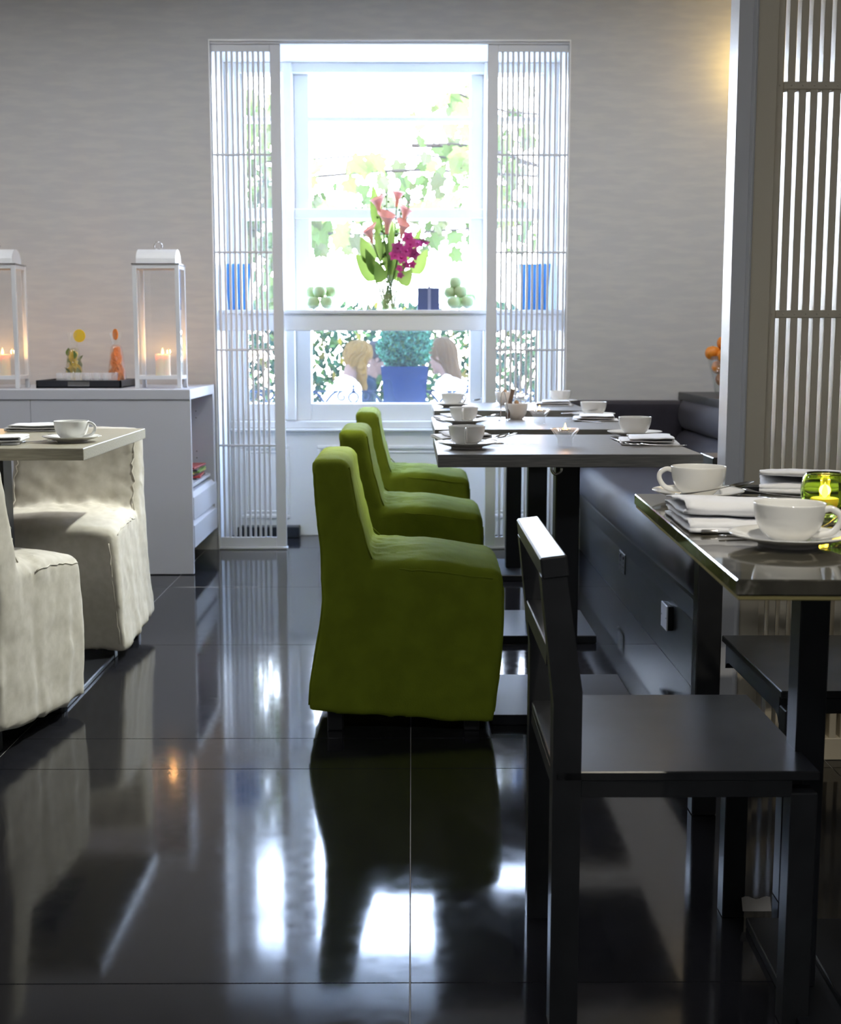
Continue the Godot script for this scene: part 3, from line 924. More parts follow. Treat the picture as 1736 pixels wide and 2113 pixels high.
# ---------------------------------------------------------------- tables at the right
func pedestal_table(label: String, at: Vector3, w: float, d: float, m: Material, hook := false) -> Node3D:
	var t := thing("pedestal_table", label, "table", at)
	obj("table_top", box(Vector3(w, 0.035, d), 0.0015), m, t, Vector3(0, 0.7825, 0))
	obj("post", box(Vector3(0.072, 0.735, 0.072), 0.003), M.black_metal, t, Vector3(0.035, 0.3975, 0))
	obj("base_plate", box(Vector3(0.44, 0.03, 0.46), 0.003), M.black_metal, t, Vector3(0.02, 0.015, 0))
	obj("top_plate", box(Vector3(0.3, 0.008, 0.3), 0.001), M.black_metal, t, Vector3(0.035, 0.761, 0))
	if hook:
		obj("bag_hook", tube(curve([Vector3(-0.03, 0.764, 0.2), Vector3(-0.032, 0.742, 0.2), Vector3(-0.022, 0.728, 0.2), Vector3(-0.006, 0.735, 0.2), Vector3(-0.003, 0.746, 0.2)], 5), 0.004, 8, 1.0, Vector3(0, 0, 1)), M.steel, t)
	return t

func right_tables() -> void:
	tableware()
	var T1 := Vector3(0.43, 0, -3.83)
	var T2 := Vector3(0.44, 0, -4.84)
	var T3 := Vector3(0.45, 0, -6.08)
	pedestal_table("grey oak square table nearest, beside the large green chair", T1, 0.72, 0.755, M.table_laminate, true)
	pedestal_table("grey oak square table in the middle of the row by the bench", T2, 0.72, 0.75, M.table_laminate)
	pedestal_table("grey oak square table farthest, in front of the window", T3, 0.70, 0.72, M.table_laminate)
	var g := "coffee cups and saucers on the grey tables"
	cup_set(Vector3(0.157, 0.8, -3.66), -PI / 2 - 0.08, "coffee cup at the green chair's side of the nearest grey table", g)
	cup_set(Vector3(0.192, 0.8, -4.73), -PI / 2 - 0.1, "coffee cup at the green chair's side of the middle grey table", g)
	cup_set(Vector3(0.19, 0.8, -6.02), -0.6, "coffee cup at the green chair's side of the farthest grey table", g)
	cup_set(Vector3(0.715, 0.8, -4.1), PI * 0.62, "coffee cup at the bench side of the nearest grey table", g)
	cup_set(Vector3(0.73, 0.8, -5.15), PI * 0.62, "coffee cup at the bench side of the middle grey table", g)
	cup_set(Vector3(0.735, 0.8, -6.35), PI * 0.62, "coffee cup at the bench side of the farthest grey table", g)
	var P := [Vector2(0.085, 0.003), Vector2(-0.07, 0.0035), Vector2(-0.08, 0.0085), Vector2(-0.07, 0.0125), Vector2(0.055, 0.0125), Vector2(0.066, 0.0165), Vector2(0.055, 0.021), Vector2(-0.06, 0.019)]
	napkin(Vector3(0.712, 0.8, -3.84), -0.12, "folded white napkin beside the bench-side cup on the nearest grey table", P, 0.2, 0.0045, 1)
	napkin(Vector3(0.715, 0.8, -4.98), -0.1, "folded white napkin in front of the bench-side cup on the middle grey table", P, 0.16, 0.0045, 2)
	napkin(Vector3(0.69, 0.8, -6.2), -0.1, "folded white napkin in front of the bench-side cup on the farthest grey table", P, 0.16, 0.0045, 3)
	napkin(Vector3(0.16, 0.8, -3.98), 0.15, "folded white napkin behind the chair-side cup on the nearest grey table", P, 0.2, 0.0045, 4)
	napkin(Vector3(0.185, 0.8, -5.0), 0.15, "folded white napkin behind the chair-side cup on the middle grey table", P, 0.2, 0.0045, 5)
	fork(Vector3(0.7, 0.8, -3.705), PI + 0.06, "fork in front of the napkin on the nearest grey table")
	knife(Vector3(0.63, 0.8, -3.94), PI * 0.5, "knife left of the bench-side napkin on the nearest grey table")
	fork(Vector3(0.65, 0.8, -4.87), PI * 0.75, "fork by the bench-side napkin on the middle grey table")
	spoon(Vector3(0.21, 0.822, -3.62), 0.55, "spoon resting on the nearest chair-side saucer", 0.12)
	spoon(Vector3(0.245, 0.822, -4.68), 0.3, "spoon resting on the middle table's chair-side saucer", 0.1)
	spoon(Vector3(0.25, 0.822, -6.0), 0.2, "spoon resting on the farthest table's chair-side saucer", 0.1)
	spoon(Vector3(0.665, 0.822, -5.1), -0.3, "spoon leaning on the bench-side saucer of the middle table", 0.1)
	fork(Vector3(0.245, 0.806, -3.86), 0.42, "fork lying beyond the chair-side cup on the nearest grey table", 0.12)
	knife(Vector3(0.27, 0.8, -3.77), 0.03, "knife right of the chair-side saucer on the nearest grey table")
	tealight_holder(Vector3(0.446, 0.8, -3.72), "the nearest grey table", 0.006)
	tealight_holder(Vector3(0.478, 0.8, -4.8), "the middle grey table", 0.006)
	tealight_holder(Vector3(0.512, 0.8, -6.05), "the farthest grey table", 0.006)
	sugar_bowl(Vector3(0.412, 0.8, -5.06), 1.0, "the middle grey table")
	sugar_bowl(Vector3(0.452, 0.8, -6.25), 0.95, "the farthest grey table")
	# wire menu stand with a brown stick
	var ms := thing("menu_stand", "bent steel wire stand beside the sugar bowl on the middle table", "stand", Vector3(0.355, 0.8, -5.0))
	obj("wire", tube(curve([Vector3(-0.02, 0.004, 0.06), Vector3(-0.012, 0.003, 0.02), Vector3(-0.008, 0.02, 0.0), Vector3(-0.008, 0.09, 0.0), Vector3(0.0, 0.112, 0.0), Vector3(0.008, 0.1, 0.0), Vector3(0.016, 0.06, 0.0), Vector3(0.02, 0.003, 0.0), Vector3(0.02, 0.004, 0.06)], 6), 0.0022, 8), M.steel, ms)
	var stick := thing("cinnamon_stick", "brown stick leaning beside the sugar bowl on the middle table", "stick", Vector3(0.375, 0.8, -5.03))
	obj("bark", tube([Vector3(0, 0.003, 0), Vector3(0.008, 0.05, -0.01), Vector3(0.022, 0.118, -0.02)], 0.008, 10), M.bark, stick)

func sugar_bowl(at: Vector3, s: float, where: String) -> void:
	var b := thing("sugar_bowl", "round white sugar bowl on " + where, "bowl", at, 0.0, "white sugar bowls")
	var P := curve([Vector2(0.0, 0.0), Vector2(0.022, 0.0), Vector2(0.026, 0.003), Vector2(0.038, 0.02), Vector2(0.045, 0.045), Vector2(0.046, 0.062)], 4)
	P.append_array([Vector2(0.0455, 0.063), Vector2(0.0445, 0.0625)])
	P.append_array(curve([Vector2(0.0435, 0.06), Vector2(0.042, 0.045), Vector2(0.035, 0.02), Vector2(0.0, 0.006)], 4))
	obj("body", lathe(P, 36), M.porcelain, b)
	var cube := box(Vector3(0.0145, 0.0125, 0.0145), 0.002)
	var k := 0
	for r in [[0.029, 8, 0.05], [0.014, 5, 0.0605], [0.001, 1, 0.069]]:
		for i in r[1]:
			var a: float = TAU * i / r[1] + r[0] * 20
			var brown := k % 4 == 1
			var o := obj("sugar_cube", cube, M.brown_sugar if brown else M.sugar, null, at + Vector3(cos(a) * r[0], r[2] + 0.003 * sin(k * 2.3), sin(a) * r[0]), Vector3(0.5 * sin(k * 3.1), k * 0.9, 0.5 * cos(k * 1.7)))
			tag(o, ("brown" if brown else "white") + " sugar cube heaped in the white bowl on " + where, "sugar cube", ("brown" if brown else "white") + " sugar cubes in the bowl on " + where)
			k += 1

# ---------------------------------------------------------------- slip-covered chairs
# local axes: +x forward, y up, z across; built by surface nets so that the cover falls in one piece
func slip_sdf(p: Vector3, nz: FastNoiseLite, wrinkle: float) -> float:
	var y := p.y
	var t := clampf(y / 0.5, 0.0, 1.0)
	var flare := pow(1.0 - t, 1.6)
	var back := lerpf(-0.279, -0.226, smoothstep(0.0, 0.9, t))
	var front := 0.272 + 0.012 * sin(t * PI) - 0.03 * flare
	var half := 0.238 + 0.022 * flare
	var n := nz.get_noise_3d(p.x * 1.0, y * 0.35, p.z * 1.0)
	var n2 := nz.get_noise_3d(p.x * 2.6 + 9.0, y * 2.2, p.z * 2.6)
	var cx := (back + front) / 2
	var hx := (front - back) / 2
	# seat crown
	var u := clampf((p.x - cx) / hx, -1.0, 1.0)
	var v := clampf(p.z / half, -1.0, 1.0)
	var crown := 0.492 + 0.022 * (1.0 - v * v) - 0.028 * smoothstep(0.1, 1.0, u)
	var hem := lerpf(0.068, 0.03, clampf((p.x + 0.28) / 0.56, 0.0, 1.0)) + 0.004 * n2
	var cy := (crown + hem) / 2
	var hy := (crown - hem) / 2
	var q := Vector3(absf(p.x - cx) - hx, absf(y - cy) - hy, absf(p.z) - half)
	var r := lerpf(0.014, 0.034, smoothstep(0.3, 0.5, y))
	q += Vector3(r, r, r)
	var d := Vector3(maxf(q.x, 0), maxf(q.y, 0), maxf(q.z, 0)).length() + minf(maxf(q.x, maxf(q.y, q.z)), 0.0) - r
	# hanging folds towards the hem, and pull creases on the seat near the back
	var ang := atan2(p.z, p.x - cx)
	var drape := sin(ang * 13.0 + 3.0 * n) * 0.5 + sin(ang * 23.0 + 5.0 * n + 1.3) * 0.3
	var pull := nz.get_noise_3d(p.x * 0.9, p.z * 4.0 + p.x * 2.0, 4.7) * smoothstep(0.40, 0.47, y) * smoothstep(0.18, -0.12, p.x)
	d -= wrinkle * (n * 0.014 * flare + n2 * 0.0035 + drape * 0.006 * pow(1.0 - t, 0.9) + pull * 0.02)
	# back
	var s := clampf((y - 0.40) / 0.39, 0.0, 1.0)
	var xb := lerpf(-0.228, -0.262, s)
	var xf := lerpf(-0.086, -0.152, smoothstep(0.0, 1.0, s))
	var bc := (xb + xf) / 2
	var bh := (xf - xb) / 2
	var topy := 0.787 - 0.008 * v * v
	var w := Vector3(absf(p.x - bc) - bh, absf(y - (topy + 0.3) / 2) - (topy - 0.3) / 2, absf(p.z) - (0.240 - 0.006 * s))
	var br := 0.03
	w += Vector3(br, br, br)
	var e := Vector3(maxf(w.x, 0), maxf(w.y, 0), maxf(w.z, 0)).length() + minf(maxf(w.x, maxf(w.y, w.z)), 0.0) - br
	e -= wrinkle * (n2 * 0.005 + nz.get_noise_3d(p.y * 0.7, p.z * 4.0 + p.y * 1.5, 8.1) * 0.009 * smoothstep(-0.16, -0.1, p.x) * (1.0 - s))
	return smin(d, e, 0.018)

func slip_chair_mesh(seed_: int, wrinkle: float, cell: float) -> ArrayMesh:
	var nz := FastNoiseLite.new()
	nz.seed = seed_
	nz.frequency = 6.0
	var st := new_st()
	add_nets(st, Vector3(-0.33, 0.0, -0.30), Vector3(0.33, 0.83, 0.30), cell, func(p: Vector3) -> float: return slip_sdf(p, nz, wrinkle))
	return done(st)

# a seam that lies on the cover: points are pushed onto the surface by stepping along the distance
func seam_tube(pts: Array, seed_: int, wrinkle: float, rad: float) -> ArrayMesh:
	var nz := FastNoiseLite.new()
	nz.seed = seed_
	nz.frequency = 6.0
	var out := []
	for p0 in pts:
		var p: Vector3 = p0
		for k in 10:
			var e := 0.002
			var d := slip_sdf(p, nz, wrinkle)
			var gr := Vector3(slip_sdf(p + Vector3(e, 0, 0), nz, wrinkle) - d, slip_sdf(p + Vector3(0, e, 0), nz, wrinkle) - d, slip_sdf(p + Vector3(0, 0, e), nz, wrinkle) - d)
			if gr.length() < 1e-7: break
			p -= gr.normalized() * d * 0.9
		out.append(p)
	return tube(out, rad, 6)

func lerp_pts(a: Vector3, b: Vector3, n: int) -> Array:
	var out := []
	for i in n + 1: out.append(a.lerp(b, float(i) / n))
	return out

func slip_chair(called: String, label: String, at: Vector3, turn: float, seed_: int, wrinkle: float, cell: float, cm: Material, sm: Material, group: String) -> Node3D:
	var t := thing(called, label, "chair", at, turn, group)
	t.set_meta("base", called)
	obj("slipcover", slip_chair_mesh(seed_, wrinkle, cell), cm, t)
	for s in [-1.0, 1.0]:
		obj("seam", seam_tube(lerp_pts(Vector3(-0.02, 0.485, s * 0.26), Vector3(0.25, 0.46, s * 0.26), 14), seed_, wrinkle, 0.0026), sm, t)
		obj("seam", seam_tube(lerp_pts(Vector3(-0.29, 0.09, s * 0.25), Vector3(-0.27, 0.74, s * 0.235), 22), seed_, wrinkle, 0.0026), sm, t)
		obj("seam", seam_tube(lerp_pts(Vector3(0.28, 0.06, s * 0.235), Vector3(0.3, 0.42, s * 0.215), 16), seed_, wrinkle, 0.0022), sm, t)
		obj("seam", seam_tube(lerp_pts(Vector3(-0.06, 0.53, s * 0.24), Vector3(-0.13, 0.77, s * 0.225), 14), seed_, wrinkle, 0.0024), sm, t)
		for x in [-0.2, 0.19]:
			obj("leg", box(Vector3(0.045, 0.1, 0.045), 0.003), M.black_wood, t, Vector3(x, 0.05, s * 0.185))
	obj("base_frame", box(Vector3(0.43, 0.05, 0.40), 0.004), M.black_wood, t, Vector3(-0.005, 0.1, 0))
	return t

func green_chairs() -> void:
	var g := "green velvet slip-covered chairs beside the row of grey tables"
	var a := slip_chair("slipcovered_chair", "green velvet slip-covered chair nearest, in full view at the first grey table", Vector3(-0.02, 0, -3.755), 0.0, 3, 0.55, 0.0105, M.green_velvet, M.green_piping, g)
	dup(a, "green velvet slip-covered chair in the middle, partly behind the nearest green one", Vector3(-0.012, 0, -4.94), 0.0)
	dup(a, "green velvet slip-covered chair farthest back, closest to the window", Vector3(-0.005, 0, -6.2), 0.0)

func left_group() -> void:
	var T := Vector3(-1.44, 0, -4.09)
	var t := thing("pedestal_table", "pale olive-topped square table at the left between the beige chairs", "table", T)
	obj("table_top", box(Vector3(1.0, 0.035, 0.86), 0.0015), M.table_laminate_left, t, Vector3(0, 0.7825, 0))
	obj("post", box(Vector3(0.09, 0.735, 0.09), 0.003), M.black_metal, t, Vector3(0.1, 0.3975, 0.0))
	obj("base_plate", box(Vector3(0.66, 0.016, 0.7), 0.003), M.black_metal, t, Vector3(0.065, 0.008, 0))
	obj("top_plate", box(Vector3(0.4, 0.008, 0.4), 0.001), M.black_metal, t, Vector3(0.1, 0.761, 0))
	var g := "beige slip-covered chairs at the left table"
	slip_chair("slipcovered_chair", "beige slip-covered chair facing the camera on the far side of the left table", Vector3(-1.25, 0, -4.605), -PI / 2, 14, 1.0, 0.0125, M.beige_cloth, M.beige_cloth, g)
	slip_chair("slipcovered_chair", "beige slip-covered chair seen from behind at the near side of the left table", Vector3(-1.285, 0, -3.6), deg_to_rad(79), 25, 1.0, 0.0125, M.beige_cloth, M.beige_cloth, g)
	cup_set(Vector3(-1.035, 0.8, -3.9), -0.15, "coffee cup on the left table between the beige chairs", "cup and saucer on the left table")
	var P := [Vector2(0.085, 0.003), Vector2(-0.075, 0.0035), Vector2(-0.085, 0.009), Vector2(-0.075, 0.0135), Vector2(0.08, 0.0125), Vector2(0.09, 0.018), Vector2(0.08, 0.023), Vector2(-0.08, 0.02)]
	napkin(Vector3(-1.29, 0.8, -4.4), 0.04, "folded white napkin at the far edge of the left table", P, 0.13, 0.005, 7)
	napkin(Vector3(-1.255, 0.8, -3.83), 0.1, "folded white napkin at the near edge of the left table", P, 0.13, 0.005, 8)
	spoon(Vector3(-1.125, 0.8, -3.9), 0.75, "spoon beside the napkin at the left table's near edge")
	fork(Vector3(-1.09, 0.8, -4.02), 2.4, "fork behind the cup on the left table")
	knife(Vector3(-1.155, 0.8, -3.83), 0.8, "knife beside the near napkin on the left table")
	var b := thing("glass_bowl", "small cut glass bowl at the left edge of the picture on the left table", "bowl", Vector3(-1.43, 0.8, -4.2))
	obj("glass", lathe([Vector2(0.0, 0.0), Vector2(0.024, 0.0), Vector2(0.028, 0.006), Vector2(0.046, 0.032), Vector2(0.048, 0.05), Vector2(0.045, 0.05), Vector2(0.042, 0.033), Vector2(0.022, 0.009), Vector2(0.0, 0.008)], 14, false), M.clear_glass, b)

# ---------------------------------------------------------------- sideboard with lanterns
func sideboard() -> void:
	var t := thing("sideboard", "long white sideboard against the back wall at the left", "sideboard")
	var zf := -6.03
	var zb := -6.785
	var xr := -1.04
	obj("top_board", boxc(Vector3(-3.4, 0.835, zb), Vector3(xr, 0.882, zf + 0.004), 0.002), M.cabinet_paint, t)
	var a := -1.79
	obj("front_panel", boxc(Vector3(a + 0.001, 0.004, zf - 0.02), Vector3(xr, 0.835, zf), 0.0012), M.cabinet_paint, t)
	obj("front_panel", boxc(Vector3(-2.6, 0.004, zf - 0.02), Vector3(a - 0.001, 0.835, zf), 0.0012), M.cabinet_paint, t)
	obj("front_panel", boxc(Vector3(-3.4, 0.004, zf - 0.02), Vector3(-2.602, 0.835, zf), 0.0012), M.cabinet_paint, t)
	obj("inner_wall", boxc(Vector3(-1.52, 0.12, zb), Vector3(-1.5, 0.835, zf - 0.02), 0.001), M.cabinet_paint, t)
	obj("back_stile", boxc(Vector3(-1.5, 0.12, zb), Vector3(xr, 0.835, zb + 0.07), 0.001), M.cabinet_paint, t)
	obj("shelf", boxc(Vector3(-1.5, 0.405, zb + 0.07), Vector3(xr - 0.02, 0.42, zf - 0.02), 0.001), M.cabinet_paint, t)
	obj("rear_panel", boxc(Vector3(-3.4, 0.1, zb), Vector3(-1.5, 0.835, zb + 0.02), 0.001), M.cabinet_paint, t)
	obj("plinth", boxc(Vector3(-3.38, 0.0, zb), Vector3(-1.5, 0.1, zf - 0.04), 0.001), M.cabinet_paint, t)
	var st := new_st(false)
	var prof := PackedVector2Array([Vector2(-0.01, 0.262), Vector2(xr + 1.04 + 0.004, 0.262), Vector2(0.004, 0.372), Vector2(-0.012, 0.386), Vector2(-0.02, 0.386)])
	for y in [0.0, -0.135]:
		var d := obj("drawer", null, M.cabinet_paint, t)
		var s2 := new_st(false)
		var pr := PackedVector2Array([Vector2(-0.40, 0.262), Vector2(0.003, 0.262), Vector2(0.003, 0.368), Vector2(-0.016, 0.388), Vector2(-0.40, 0.388)])
		add_prism(s2, pr, zb + 0.015, zf - 0.022, Transform3D(Basis(), Vector3(xr, y, 0)))
		d.mesh = done(s2)
	for z in [-6.72, -6.68]:
		for y in [0.50, 0.535, 0.71, 0.745]:
			obj("pin_hole", lathe([Vector2(0.003, 0.0), Vector2(0.0, 0.0006)], 8), M.wick, t, Vector3(-1.13, y, zb + 0.0705), Vector3(PI / 2, 0, 0)) if z == -6.72 else null
	# magazines on the shelf
	var mats := [M.magazine_dark, M.magazine_red, M.magazine_dark, M.magazine_yellow, M.magazine_green, M.magazine_dark, M.magazine_red]
	var names := ["black glossy magazine at the bottom of the stack", "red magazine just above the bottom of the stack", "dark magazine under the yellow one", "yellow magazine in the middle of the stack", "green magazine above the yellow one", "dark magazine second from the top", "red-covered magazine on top of the stack"]
	var y := 0.4205
	for i in mats.size():
		var h: float = [0.009, 0.008, 0.01, 0.007, 0.008, 0.01, 0.008][i]
		var o := obj("magazine", box(Vector3(0.19, h, 0.27), 0.001), mats[i], null, Vector3(-1.17 + 0.008 * sin(i * 2.0), y + h / 2, -6.5 + 0.02 * sin(i * 3.0)), Vector3(0, 0.08 * sin(i * 1.7), 0))
		tag(o, names[i] + " in the sideboard", "magazine", "magazines in the open end of the sideboard")
		y += h
	lantern(Vector3(-1.2185, 0.882, -6.275), "white lantern with a lit candle nearest the window screen")
	lantern(Vector3(-1.995, 0.882, -6.275), "white lantern with a lit candle cut by the left edge of the picture")
	# tray with glasses and two carafes
	var tr := thing("tray", "black serving tray with a metal handle plate on the sideboard", "tray", Vector3(-1.607, 0.882, -6.37))
	var s3 := new_st(false)
	add_box(s3, Vector3(0, 0.004, 0), Vector3(0.41, 0.008, 0.32), 0.001)
	add_box(s3, Vector3(0, 0.019, 0.155), Vector3(0.41, 0.038, 0.01), 0.002)
	add_box(s3, Vector3(0, 0.019, -0.155), Vector3(0.41, 0.038, 0.01), 0.002)
	add_box(s3, Vector3(-0.2, 0.019, 0), Vector3(0.01, 0.038, 0.32), 0.002)
	add_box(s3, Vector3(0.2, 0.019, 0), Vector3(0.01, 0.038, 0.32), 0.002)
	obj("body", done(s3), M.tray_black, tr)
	obj("handle_plate", box(Vector3(0.105, 0.022, 0.003), 0.001), M.steel, tr, Vector3(0.0, 0.021, 0.161))
	var tum := lathe([Vector2(0.0, 0.0), Vector2(0.017, 0.0), Vector2(0.018, 0.001), Vector2(0.021, 0.064), Vector2(0.0198, 0.0645), Vector2(0.0165, 0.008), Vector2(0.0, 0.007)], 12, false)
	for r in 2:
		for k in 6:
			var o := obj("tumbler", tum, M.tumbler_glass, null, Vector3(-1.705 + 0.0455 * k + r * 0.02, 0.8905, -6.25 - 0.05 * r))
			tag(o, "clear glass tumbler, %s from the left in the %s row on the black tray" % [["first", "second", "third", "fourth", "fifth", "sixth"][k], ["front", "rear"][r]], "glass", ["tumblers in the front row on the tray", "tumblers in the second row on the tray"][r])
	carafe(Vector3(-1.68, 0.8905, -6.42), false)
	carafe(Vector3(-1.468, 0.8905, -6.42), true)

func lantern(at: Vector3, label: String) -> void:
	var t := thing("lantern", label, "lantern", at, 0.0, "white lanterns on the sideboard")
	var w := 0.111
	var d := 0.088
	for sx in [-1.0, 1.0]:
		for sz in [-1.0, 1.0]:
			obj("post", box(Vector3(0.02, 0.585, 0.018), 0.0015), M.white_paint, t, Vector3(sx * (w - 0.01), 0.2925, sz * (d - 0.009)))
	for y in [0.052, 0.576]:
		for sz in [-1.0, 1.0]:
			obj("rail", box(Vector3(2 * w - 0.04, 0.018, 0.016), 0.001), M.white_paint, t, Vector3(0, y, sz * (d - 0.009)))
		for sx in [-1.0, 1.0]:
			obj("rail", box(Vector3(0.016, 0.018, 2 * d - 0.036), 0.001), M.white_paint, t, Vector3(sx * (w - 0.01), y, 0))
	obj("floor_plate", box(Vector3(2 * w - 0.03, 0.006, 2 * d - 0.03), 0.001), M.white_paint, t, Vector3(0, 0.05, 0))
	for sz in [-1.0, 1.0]:
		obj("glass_pane", box(Vector3(2 * w - 0.04, 0.506, 0.002), 0.0), M.pane, t, Vector3(0, 0.314, sz * (d - 0.009)))
	for sx in [-1.0, 1.0]:
		obj("glass_pane", box(Vector3(0.002, 0.506, 2 * d - 0.036), 0.0), M.pane, t, Vector3(sx * (w - 0.01), 0.314, 0))
	obj("roof_plate", box(Vector3(2 * w + 0.006, 0.006, 2 * d + 0.006), 0.001), M.steel, t, Vector3(0, 0.589, 0))
	# barrel roof: an arch across z, running along x
	var st := new_st(false)
	var o := PackedVector2Array()
	o.append(Vector2(-0.073, 0.0))
	for i in 17:
		var a := PI * (1.0 - i / 16.0)
		o.append(Vector2(cos(a) * 0.073, 0.012 + sin(a) * 0.058))
	o.append(Vector2(0.073, 0.0))
	add_prism(st, o, -0.094, 0.094, Transform3D(Basis(Vector3.UP, PI / 2), Vector3(0, 0.592, 0)))
	obj("roof", done(st), M.white_paint, t)
	var rp := []
	for i in 25:
		var a := TAU * i / 24
		rp.append(Vector3(cos(a) * 0.018, 0.679 + sin(a) * 0.018, 0))
	obj("ring", tube(rp, 0.003, 8, 1.0, Vector3(0, 0, 1)), M.steel, t)
	var c := thing("pillar_candle", "lit ivory pillar candle in the " + label.replace("white lantern with a lit candle", "lantern"), "candle", at + Vector3(0.008, 0.053, 0), 0.0, "pillar candles in the lanterns")
	obj("wax", lathe(curve([Vector2(0.0, 0.0), Vector2(0.035, 0.0), Vector2(0.036, 0.004), Vector2(0.0355, 0.06), Vector2(0.036, 0.104), Vector2(0.034, 0.109), Vector2(0.03, 0.103), Vector2(0.0, 0.099)], 3), 28), M.wax, c)
	obj("wick", tube([Vector3(0, 0.098, 0), Vector3(0.001, 0.112, 0)], 0.0012, 6), M.wick, c)
	obj("flame", flame_mesh(0.034), M.flame, c, Vector3(0, 0.107, 0))
	candle_light(c, Vector3(0, 0.12, 0), 0.05)

func citrus_slice(r: float, peel: Material, flesh: Material, t: Node3D, at: Vector3, rot: Vector3) -> void:
	var s := Node3D.new()
	var st := new_st(false)
	add_lathe(st, [Vector2(0.0, -0.0025), Vector2(r, -0.0025), Vector2(r * 1.03, 0.0), Vector2(r, 0.0025), Vector2(0.0, 0.0025)], 20)
	var o := obj("citrus_slice", done(st), peel, t, at, rot)
	var s2 := new_st(false)
	for k in 8:
		var a0 := TAU * (k + 0.08) / 8
		var a1 := TAU * (k + 0.92) / 8
		for y in [-0.0032, 0.0032]:
			poly(s2, [Vector3(0, y, 0) + Vector3(cos((a0 + a1) / 2), 0, sin((a0 + a1) / 2)) * r * 0.1, Vector3(cos(a0) * r * 0.86, y, sin(a0) * r * 0.86), Vector3(cos((a0 + a1) / 2) * r * 0.9, y, sin((a0 + a1) / 2) * r * 0.9), Vector3(cos(a1) * r * 0.86, y, sin(a1) * r * 0.86)], Vector3.ZERO)
	obj("segment", done(s2), flesh, o)
	s.free()

func carafe(at: Vector3, orange: bool) -> void:
	var t := thing("carafe", "glass carafe of orange slices on the right of the tray" if orange else "glass carafe of lemon and mint water on the left of the tray", "carafe", at)
	var P := curve([Vector2(0.0, 0.0), Vector2(0.044, 0.0), Vector2(0.049, 0.008), Vector2(0.046, 0.06), Vector2(0.03, 0.14), Vector2(0.021, 0.19), Vector2(0.024, 0.225), Vector2(0.034, 0.258)], 4)
	obj("glass", lathe(P, 28), M.thin_glass, t)
	var lv := 0.175 if not orange else 0.19
	obj("water", lathe(curve([Vector2(0.0, 0.003), Vector2(0.042, 0.003), Vector2(0.046, 0.01), Vector2(0.0435, 0.06), Vector2(0.026, lv), Vector2(0.0, lv)], 3), 24), M.orange_water if orange else M.lemon_water, t)
	var peel: Material = M.orange_peel if orange else M.lemon_peel
	var flesh: Material = M.orange_flesh if orange else M.lemon_flesh
	var n := 22 if orange else 15
	for k in n:
		var y := lerpf(0.03, lv - 0.01, float(k) / n)
		var rr := lerpf(0.045, 0.021, float(k) / n)
		var a := k * 2.4
		citrus_slice(rr * 0.8, peel, flesh, t, Vector3(cos(a) * rr * 0.22, y, sin(a) * rr * 0.22), Vector3(PI / 2 + 0.5 * sin(k * 1.3), a, 0.6 * cos(k * 2.0)))
	if not orange:
		for k in 9:
			var a := k * 1.9 + 0.5
			var st := new_st()
			add_leaf(st, Vector3.ZERO, Vector3(0.3, 1, 0).normalized(), Vector3(0, 0, 1), 0.045, 0.03, 0.3)
			obj("mint_leaf", done(st), M.mint, t, Vector3(cos(a) * 0.03, 0.045 + 0.012 * k, sin(a) * 0.03), Vector3(0.5 * sin(a * 2), a, 0.5))
	citrus_slice(0.031 if not orange else 0.027, peel, flesh, t, Vector3(0.036 if not orange else 0.002, 0.243 if not orange else 0.25, 0.02), Vector3(PI / 2, 0, 0.15 if not orange else 0.9))

# ---------------------------------------------------------------- leaves and flowers
func add_leaf(st: SurfaceTool, at: Vector3, dir: Vector3, nrm: Vector3, length: float, width: float, bend := 0.3, shape := 0, seg := 6) -> void:
	var side := dir.cross(nrm).normalized()
	nrm = side.cross(dir).normalized()
	var rows := []
	for i in seg + 1:
		var u := float(i) / seg
		var w := width * 0.5 * (sin(PI * pow(u, 0.75)) if shape == 0 else (pow(sin(PI * pow(u, 0.6)), 0.8)))
		var c := at + dir * length * u + nrm * (-bend * length * u * u)
		rows.append([c - side * w + nrm * w * 0.35, c, c + side * w + nrm * w * 0.35])
	for i in seg:
		for k in 2:
			quad(st, rows[i][k], rows[i][k + 1], rows[i + 1][k + 1], rows[i + 1][k])

# lobed leaf blade, flat outline with a folded midrib
func lobed_leaf(length: float) -> ArrayMesh:
	var st := new_st(false)
	var pts := [Vector2(0.0, 0.0), Vector2(0.18, -0.12), Vector2(0.42, -0.06), Vector2(0.34, 0.12), Vector2(0.56, 0.38), Vector2(0.36, 0.42), Vector2(0.34, 0.62), Vector2(0.16, 0.66), Vector2(0.0, 1.0)]
	for s in [-1.0, 1.0]:
		for i in pts.size() - 1:
			var a: Vector2 = pts[i]
			var b: Vector2 = pts[i + 1]
			var A := Vector3(a.x * s, a.y, a.x * 0.25) * length
			var B := Vector3(b.x * s, b.y, b.x * 0.25) * length
			var Cc := Vector3(0, 0.35, 0.0) * length
			if s > 0: tri(st, Cc, A, B)
			else: tri(st, Cc, B, A)
	return done(st)

